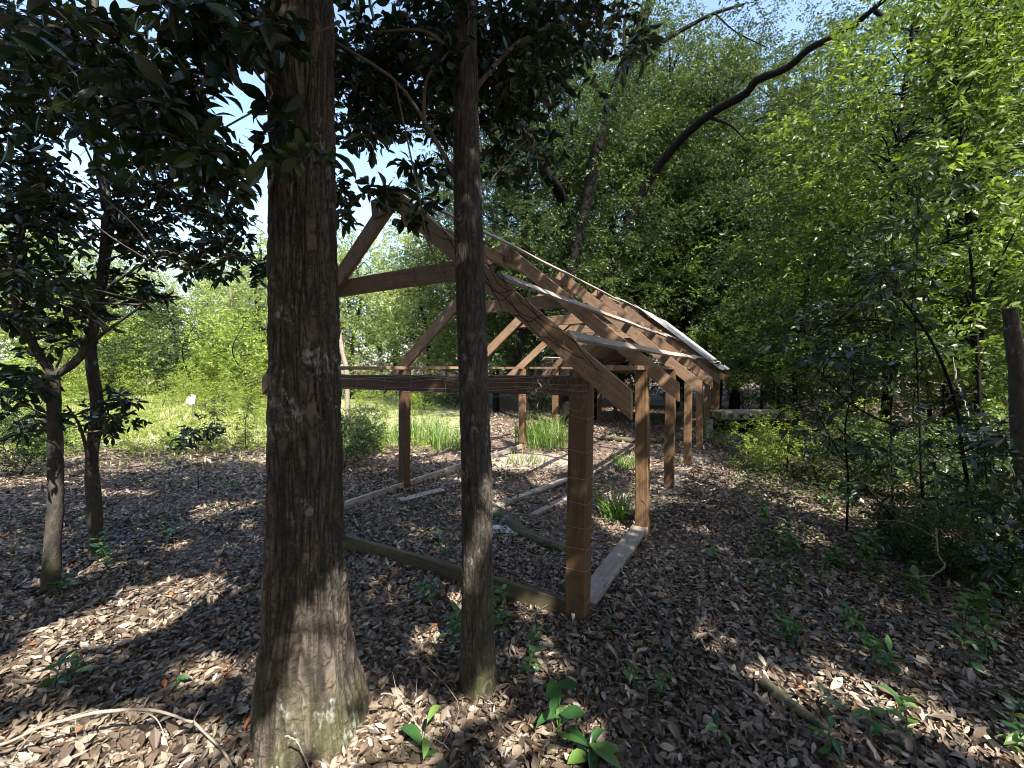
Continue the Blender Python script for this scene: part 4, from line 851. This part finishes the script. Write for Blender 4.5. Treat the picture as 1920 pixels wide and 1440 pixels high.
bare_trunk('big_tree', 'big dark trunk standing inside the right thicket', [(1790, 860, 8.0), (1795, 700, 8.0), (1800, 550, 8.0), (1798, 350, 8.0), (1790, 150, 8.0), (1785, -60, 8.0)], .21, .14,
           [([(1800, 760, 8.0), (1822, 620, 7.9), (1835, 500, 7.9), (1860, 350, 7.8), (1900, 150, 7.8)], .09, .05)], leaves=crownlets([(1800, 100, 8, .5, 10), (1850, 250, 7.6, .5, 8)], 203))
bare_trunk('snag', 'broken-topped dead trunk with pale lichen at the right edge', [(1935, 1050, 3.0), (1922, 900, 3.0), (1912, 780, 3.0), (1905, 680, 3.0), (1893, 578, 3.0)], .062, .04, m='bark_grey', cat='dead trunk')
bare_trunk('far_trunk', 'pale slim trunk in the distance over the meadow bushes', [(438, 690, 22), (436, 600, 22), (432, 540, 22)], .12, .06, m='twig_pale')
bare_trunk('far_trunk', 'pale slim trunk just right of the thick oak, under the collar tie', [(650, 700, 12), (642, 660, 12), (634, 610, 12), (622, 540, 12)], .07, .05, m='twig_pale')
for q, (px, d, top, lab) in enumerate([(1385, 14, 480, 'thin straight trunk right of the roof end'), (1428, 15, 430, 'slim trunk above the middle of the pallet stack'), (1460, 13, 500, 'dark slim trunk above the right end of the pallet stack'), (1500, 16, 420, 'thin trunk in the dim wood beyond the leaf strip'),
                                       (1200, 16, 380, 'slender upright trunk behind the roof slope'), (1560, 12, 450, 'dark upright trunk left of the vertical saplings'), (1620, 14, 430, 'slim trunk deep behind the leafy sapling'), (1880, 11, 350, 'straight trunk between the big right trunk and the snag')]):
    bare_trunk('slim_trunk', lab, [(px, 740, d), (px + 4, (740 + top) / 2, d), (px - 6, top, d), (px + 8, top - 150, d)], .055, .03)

# saplings in the right thicket
def sapling(label, stem, spec, seed, r0=.014, L=.085, m='leaf_dark', kids=(), twigs=5, per=5, kind='big', name='sapling', jx=30, jy=30, jd=.25, ratio=.36):
    g = np.random.default_rng(seed); P = np.array([W(*p) for p in stem]); b = np.array([P[0][0], P[0][1], 0]); T = thing(name, label, 'sapling', b); mb = MB()
    Q = smooth_path(np.vstack([[P[0][0], P[0][1], -.03], P]) - b, 36); tube(mb, Q, np.linspace(r0, r0 * .35, 36), 10, .5, .12, sd=seed)
    an = [Q[6:]]
    for k in kids: K = smooth_path([W(*p) - b for p in k], 16); tube(mb, K, np.linspace(r0 * .6, r0 * .2, 16), 7); an.append(K)
    C = np.array([W(c[0], c[1], c[2]) for c in scatter(spec, g, jx, jy, jd)]) - b; lb, wb = MB(), mb
    link_twigs(wb, C, np.concatenate(an), g, .004); sprays(lb, C, g.uniform(.12, .26, len(C)), twigs, per, L, .6, kind, g, ratio, wood=wb)
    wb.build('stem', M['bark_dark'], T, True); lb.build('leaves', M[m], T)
sapling('curved dark sapling bending left at its top in the right thicket', [(1850, 1060, 3.3), (1825, 960, 3.3), (1805, 850, 3.3), (1795, 770, 3.3), (1770, 690, 3.3), (1735, 620, 3.3), (1690, 560, 3.3)],
        [(1640, 560, 3.3, .2, 6), (1700, 520, 3.3, .2, 4), (1560, 640, 3.2, .2, 3), (1620, 700, 3.2, .2, 3), (1740, 800, 3.3, .2, 4), (1850, 880, 3.2, .2, 4)], 301, .018, kids=[[(1735, 620, 3.3), (1640, 600, 3.3), (1560, 610, 3.2), (1500, 600, 3.2)], [(1790, 760, 3.3), (1700, 800, 3.3), (1600, 760, 3.2), (1530, 690, 3.2)], [(1800, 850, 3.3), (1870, 820, 3.2)]])
sapling('upright thin sapling left of the curved one', [(1735, 1000, 3.8), (1728, 900, 3.8), (1725, 800, 3.8), (1720, 680, 3.8), (1716, 560, 3.8), (1722, 420, 3.8), (1718, 350, 3.8)], [(1700, 420, 3.7, .2, 6), (1740, 350, 3.7, .2, 5), (1690, 560, 3.8, .2, 5), (1750, 650, 3.8, .2, 4), (1700, 900, 3.8, .2, 4)], 302, .014, m='leaf_oak')
sapling('upright thin sapling nearest the sunny shrubs', [(1676, 990, 4.2), (1672, 850, 4.2), (1670, 700, 4.2), (1665, 560, 4.2), (1660, 440, 4.2)], [(1660, 440, 4.2, .2, 6), (1640, 560, 4.2, .2, 5), (1690, 680, 4.1, .2, 5), (1640, 850, 4.1, .2, 4)], 303, .014, m='leaf_oak')
sapling('small forked sapling before the snag', [(1880, 1130, 2.6), (1870, 1000, 2.6), (1850, 900, 2.6), (1845, 800, 2.6)], [(1860, 950, 2.6, .2, 5), (1900, 1060, 2.5, .2, 5), (1830, 850, 2.6, .2, 4), (1890, 850, 2.6, .2, 3)], 304, .009, L=.075)
sapling('bright leafy sapling with upright stems at the upper right', [(1840, 900, 4.6), (1830, 600, 4.6), (1812, 400, 4.6), (1800, 200, 4.5), (1790, 20, 4.5)], [(1800, 100, 4.5, .3, 14), (1860, 60, 4.4, .3, 14), (1880, 200, 4.4, .3, 14), (1840, 330, 4.5, .3, 12), (1890, 420, 4.4, .3, 12), (1780, 250, 4.5, .3, 8), (1900, 560, 4.4, .3, 8), (1860, 650, 4.5, .25, 6), (1760, 60, 4.6, .3, 10), (1870, 740, 4.5, .2, 5)], 305, .022, m='leaf_lime', twigs=7, per=7, kind='mid', jx=40, jy=45, ratio=.42, L=.08,
        kids=[[(1812, 400, 4.6), (1850, 280, 4.5), (1880, 200, 4.4)], [(1800, 200, 4.5), (1850, 100, 4.4), (1900, 60, 4.4)], [(1830, 600, 4.6), (1880, 480, 4.5), (1910, 420, 4.4)]])
sapling('leggy sapling with broad leaves before the sunny shrubs', [(1590, 900, 4.0), (1585, 800, 4.0), (1600, 700, 4.0), (1570, 600, 4.0)], [(1560, 600, 4.0, .2, 5), (1620, 680, 3.9, .2, 5), (1540, 720, 3.9, .2, 5), (1500, 650, 4, .2, 3)], 306, .011)
sapling('arching weak sapling over the leaf litter at right', [(1700, 1010, 3.4), (1640, 930, 3.5), (1580, 860, 3.6), (1530, 770, 3.7)], [(1560, 800, 3.6, .2, 4), (1640, 900, 3.5, .2, 4), (1680, 980, 3.4, .2, 4)], 307, .008)
sapling('spindly young sapling in the sun left of the thick oak', [(408, 860, 8.5), (405, 820, 8.5), (400, 770, 8.5)], [(400, 790, 8.5, .3, 7), (410, 760, 8.5, .3, 4)], 308, .012, m='leaf_oak', jx=12, jy=18, kind='mid', L=.07)
sapling('feathery green sapling close beside the thick oak', [(462, 850, 8.0), (460, 800, 8.0), (465, 760, 8.0)], [(462, 800, 8.0, .3, 10), (470, 770, 8.0, .3, 6)], 309, .01, m='leaf_lime', jx=14, jy=20, kind='mid', L=.06)
sapling('tiny dark sapling in the shade left of the thick oak', [(372, 905, 5.5), (371, 860, 5.5), (375, 815, 5.5)], [(350, 820, 5.5, .12, 3), (385, 812, 5.5, .12, 3)], 310, .006, jx=8, jy=6, jd=.1, twigs=4, L=.1)

# ------------------------------------------------------------------ seedlings and ground plants (each a thing)
def seedling(label, px, py, spec_h, nl, L, seed, m='leaf_bright', name='seedling', spread=.6, cat='seedling', ratio=.42, stems=1, group=None):
    g = np.random.default_rng(seed); b = G(px, py); b[2] = float(gz(b[0], b[1])); T = thing(name, label, cat, b, group=group); mb, lb = MB(), MB()
    for s in range(stems):
        a = g.uniform(0, 6.28); o = np.array([math.cos(a), math.sin(a), 0]) * (.0 if stems == 1 else g.uniform(.02, .12) * spread / .6); h = spec_h * g.uniform(.7, 1.1)
        top = o + np.array([math.cos(a), math.sin(a), 0]) * spread * h * .3 + np.array([0, 0, h]); P = smooth_path([o * .5, (o * .5 + top) / 2 + g.normal(size=3) * h * .06, top], 12); tube(mb, P, np.linspace(.0035, .0016, 12), 6)
        ks = np.linspace(.35, 1, nl); ph = g.uniform(0, 6.28); Pn, D = [], []
        for q, k in enumerate(ks):
            th = ph + q * 2.4; Pn.append(P[min(11, int(k * 11))]); D.append((math.cos(th), math.sin(th), g.uniform(-.15, .55)))
        Pn = np.array(Pn); D = np.array(D); add_leaves(lb, Pn, D, np.array([0, 0, 1.0]) + .3 * g.normal(size=(nl, 3)), L * g.uniform(.65, 1.15, nl), ratio, 'big', g.uniform(0, 1, nl), g)
    mb.build('stem', M['twig'] if m != 'leaf_bright' else M['leaf_bright'], T, True); lb.build('leaves', M[m], T, True)
for q, a in enumerate([('broad round-leaved seedling in the bottom centre', 1040, 1385, .22, 6, .105, .62), ('glossy star-shaped seedling at the bottom centre edge', 1105, 1425, .10, 7, .13, .4), ('leaning seedling with one large upright leaf by the forked twig', 800, 1435, .15, 4, .12, .42),
                       ('bushy seedling right of the slender oak base', 985, 1255, .16, 9, .075, .42), ('small dark seedling right of the plant with round leaves', 1200, 1310, .14, 8, .07, .42), ('green seedling halfway between corner post and right edge', 1260, 1240, .1, 6, .07, .42),
                       ('small seedling by the corner post foot', 1140, 1190, .1, 5, .06, .42), ('seedling with drooping leaves on the right leaf carpet', 1335, 1050, .16, 7, .08, .42), ('lone seedling between the two sun streaks', 1545, 1330, .12, 5, .09, .42), ('dark seedling at the lower edge right of centre', 1350, 1400, .1, 5, .08, .42),
                       ('seedling at lower right corner cluster', 1700, 1395, .14, 9, .08, .42), ('bright seedling near the lower right edge', 1850, 1260, .2, 10, .085, .42), ('yellow-green seedling at the right edge bottom', 1890, 1380, .2, 10, .08, .42), ('seedling in the shade of the right bushes', 1450, 1150, .14, 7, .08, .42), ('broad seedling under the white crooked twig', 1620, 1190, .16, 8, .08, .42),
                       ('sprig of leaves in front of the right twin tree', 215, 1060, .26, 12, .07, .42), ('sprig hugging the left twin tree foot', 95, 1110, .16, 8, .08, .42), ('dark leafy seedling in the lower left litter', 95, 1290, .16, 8, .09, .42), ('tiny seedling in the lower left sun patch', 330, 1290, .07, 4, .06, .42), ('seedling on the litter left of the thick oak', 430, 920, .2, 14, .08, .42), ('leafy sprig beside the fallen branch', 330, 1010, .16, 10, .07, .42),
                       ('seedling climbing at the slender oak foot', 845, 1220, .28, 12, .085, .42), ('blue-green seedling left of the slender oak', 820, 1130, .22, 10, .08, .42), ('low seedling along the front sill', 960, 1180, .14, 9, .07, .42), ('thin seedling behind the front sill', 835, 1060, .4, 9, .07, .42), ('trailing seedling right of the slender oak', 930, 1130, .2, 9, .08, .42),
                       ('low leafy plant on the litter before the sunny shrubs', 1440, 985, .3, 16, .08, .42), ('low leafy plant right of the leaf path', 1500, 1040, .3, 16, .08, .42), ('knee-high plant under the leggy sapling', 1560, 1000, .4, 18, .085, .42), ('knee-high plant left of the white crooked twig', 1650, 1080, .4, 18, .085, .42), ('broad plant in shade right of the crooked twig', 1800, 1180, .35, 18, .09, .42), ('leafy plant under the snag', 1890, 1180, .4, 18, .085, .42), ('spreading plant in the dark right foreground', 1660, 1250, .22, 14, .08, .42), ('small plant on the dark litter right of centre', 1500, 1210, .2, 12, .075, .42),
                       ('seedling at the bottom right of centre', 1560, 1420, .12, 6, .08, .42), ('seedling on dark ground below the thicket', 1560, 1060, .2, 10, .09, .42), ('seedling in front of the deep green bush', 1740, 1130, .2, 10, .09, .42), ('seedling beside the curved sapling foot', 1800, 1080, .25, 12, .09, .42)]):
    seedling(a[0], a[1], a[2], a[3], a[4], a[5], 400 + q, ratio=a[6], stems=2 if a[4] > 7 else 1, m='leaf_bright' if q not in (5, 8, 13) else 'leaf_dark')

# vine leaves on the slender oak's foot
# ground cover weeds under the right thicket, one mass
mb = MB(); g = np.random.default_rng(88); n = 17000
px = g.uniform(1330, 2000, n); yy = np.sqrt(g.uniform(2.1 ** 2, 9 ** 2, n)); x = (px - 960) / F * yy
k = (fbm(x * 1.3, yy * 1.3, 0, 15, 3) > .485) & (px > 1350 + (9 - yy) * 10); x, yy = x[k], yy[k]; n = len(x)
C = np.stack([x, yy, gz(x, yy) + g.uniform(.02, .30, n) * g.uniform(.2, 1, n)], -1); add_leaves(mb, C, rdir(n, g) * np.array([1, 1, .4]), np.array([0, 0, 1.0]) + .5 * g.normal(size=(n, 3)), .06 * g.uniform(.6, 1.3, n), .42, 'mid', None, g)
tag(mb.build('undergrowth', M['leaf_oak']), 'low green undergrowth under the right thicket', 'undergrowth', kind='stuff')
# the same on the left and round the shed
mb = MB(); g = np.random.default_rng(89); n = 9000
yy = np.sqrt(g.uniform(3.5 ** 2, 13 ** 2, n)); x = g.uniform(-1.25, .15, n) * yy
k = (fbm(x * 1.1, yy * 1.1, 0, 16, 3) > .56); x, yy = x[k], yy[k]; n = len(x)
C = np.stack([x, yy, gz(x, yy) + g.uniform(.02, .14, n)], -1); add_leaves(mb, C, rdir(n, g) * np.array([1, 1, .5]), np.array([0, 0, 1.0]) + .5 * g.normal(size=(n, 3)), .055 * g.uniform(.6, 1.3, n), .4, 'mid', None, g)
tag(mb.build('ground_weeds', M['leaf_oak']), 'scattered low green weeds between shed and meadow', 'weeds', kind='stuff')

# sunny weeds scattered over the near edge of the meadow
mb = MB(); g = np.random.default_rng(91); nc = 520
cy = 7.5 + 12 * g.uniform(0, 1, nc) ** 1.3; cx = g.uniform(-1.25, -.2, nc) * cy; C = np.stack([cx, cy, gz(cx, cy) + .12], -1)
sprays(mb, C, .10 + .38 * g.uniform(0, 1, nc) ** 2 * np.clip(cy / 12, .5, 1.6), 9, 8, .06, 1.3, 'kite', g, .36, droop=-.8)
tag(mb.build('meadow_weeds', M['leaf_sun']), 'knee-high leafy weeds dotted over the sunny clearing', 'weeds', kind='stuff')
# bare sand thrown up along the posts
def sand(label, px, py, rx, ry, h, ang, seed):
    c = G(px, py); n = 40; u = np.linspace(-1, 1, n); X, Y = np.meshgrid(u, u, indexing='ij'); r = np.sqrt(X ** 2 + Y ** 2) * (1 + (fbm(X * 1.6, Y * 1.6, 0, seed, 3) - .5) * .8)
    Z = h * np.clip(1 - r * r, -.6, 1) + (fbm(X * 6, Y * 6, 0, seed + 3, 3) - .5) * .02; ca, sa = math.cos(ang), math.sin(ang)
    V = np.stack([(X * rx) * ca - (Y * ry) * sa, (X * rx) * sa + (Y * ry) * ca, Z], -1); i = np.arange(n - 1)[:, None] * n; j = np.arange(n - 1)[None]
    mb = MB(); mb.add(V.reshape(-1, 3), np.stack([i + j, i + n + j, i + n + j + 1, i + j + 1], -1).reshape(-1, 4)); o = mb.build('sand', M['mud'], smooth=True); o.location = (c[0], c[1], -.012); tag(o, label, 'sand', kind='structure')
A_ = math.pi / 2 - GA
sand('bare pale sand heaped along the second to fourth right posts', 1262, 905, 1.5, .28, .07, A_, 1)
sand('bare sand inside the shed between the grass tufts', 1000, 862, .9, .6, .04, .3, 2)
sand('sunlit sand at the foot of the fourth right post', 1300, 862, .7, .3, .05, A_, 3)

# ------------------------------------------------------------------ grasses
def blades(mb, P, H, g, lean=.35, wd=.006, r=None):
    n = len(P); a = g.uniform(0, 6.28, n); d = np.stack([np.cos(a), np.sin(a), 0 * a], -1); H = np.broadcast_to(H, (n,)) * g.uniform(.5, 1.15, n); le = H * lean * g.uniform(.2, 1.6, n)
    s = np.stack([-np.sin(a), np.cos(a), 0 * a], -1) * wd
    V = []
    for t, ww in ((0, 1), (.4, .9), (.75, .6), (1, .05)):
        c = P + d * (le * t * t)[:, None] + np.array([0, 0, 1.0]) * (H * (t - .25 * lean * t * t))[:, None]; V += [c - s * ww, c + s * ww]
    V = np.stack(V, 1); f = np.array([(0, 1, 3, 2), (2, 3, 5, 4), (4, 5, 7, 6)]); Fc = (f[None] + (np.arange(n) * 8)[:, None, None]).reshape(-1, 4)
    mb.add(V.reshape(-1, 3), Fc, np.repeat(g.uniform(0, 1, n) if r is None else r, 8))
def tuft(label, px, py, rad, n, H, seed, m='grass', lean=.45, wd=.006):
    g = np.random.default_rng(seed); b = G(px, py); b[2] = 0; mb = MB(); a = g.uniform(0, 6.28, n); rr = rad * np.sqrt(g.uniform(0, 1, n)); P = np.stack([np.cos(a) * rr, np.sin(a) * rr, 0 * a], -1)
    blades(mb, P, H, g, lean, wd); o = mb.build('grass_tuft', M[m]); o.location = tuple(b); tag(o, label, 'grass tuft', 'grass tufts in and around the shed')
tuft('long-bladed grass tuft between corner post and second right post', 1150, 975, .14, 90, .42, 501, lean=.9, wd=.008)
tuft('tall pale grass tuft behind the front beam, right of the slender oak', 1015, 835, .55, 420, .75, 502, lean=.5)
tuft('bright feathery grass tuft right of the second left post', 800, 830, .5, 260, .7, 503, 'grass', lean=.4)
tuft('sunny grass tuft left of the second left post', 715, 832, .5, 300, .5, 504, lean=.4)
tuft('short spiky grass tuft beyond the mossy log', 1170, 880, .18, 80, .3, 505, lean=.7)
tuft('grass tuft just left of the slender oak', 845, 840, .4, 200, .5, 506)
tuft('fresh grass tuft by the fourth left post', 990, 870, .35, 90, .22, 507, lean=.6)
mb = MB(); g = np.random.default_rng(90); n = 95000
yy = 6.6 + 19.4 * g.uniform(0, 1, n) ** 1.15 ; x = g.uniform(-1.3, -.42, n) * yy; k = g.uniform(0, 1, n) < np.clip((yy - 7.6) / 2.5 + (fbm(x * .5, yy * .5, 0, 35, 3) - .5) * 3, .04, 1) * np.where(fbm(x * .8, yy * .8, 0, 33, 3) > .45, 1, .25); x, yy = x[k], yy[k]
hh = .07 + .12 * fbm(x * 1.5, yy * 1.5, 0, 43, 2) + .9 * np.clip((yy - 13) / 6, 0, 1) * np.clip(fbm(x * .7, yy * .7, 0, 44, 3) - .3, 0, 1)
blades(mb, np.stack([x, yy, gz(x, yy)], -1), hh, g, .5, .011)
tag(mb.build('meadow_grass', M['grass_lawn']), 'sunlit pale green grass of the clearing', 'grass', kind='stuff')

for o in list(bpy.data.objects):
    if o.type == 'EMPTY' and o.location.z < -20:
        for c in list(o.children): bpy.data.objects.remove(c)
        bpy.data.objects.remove(o)
print('tris', sum(sum(len(p.vertices) - 2 for p in ()) for o in ()), 'objs', len(bpy.data.objects), 'polys', sum(len(m.polygons) for m in bpy.data.meshes))
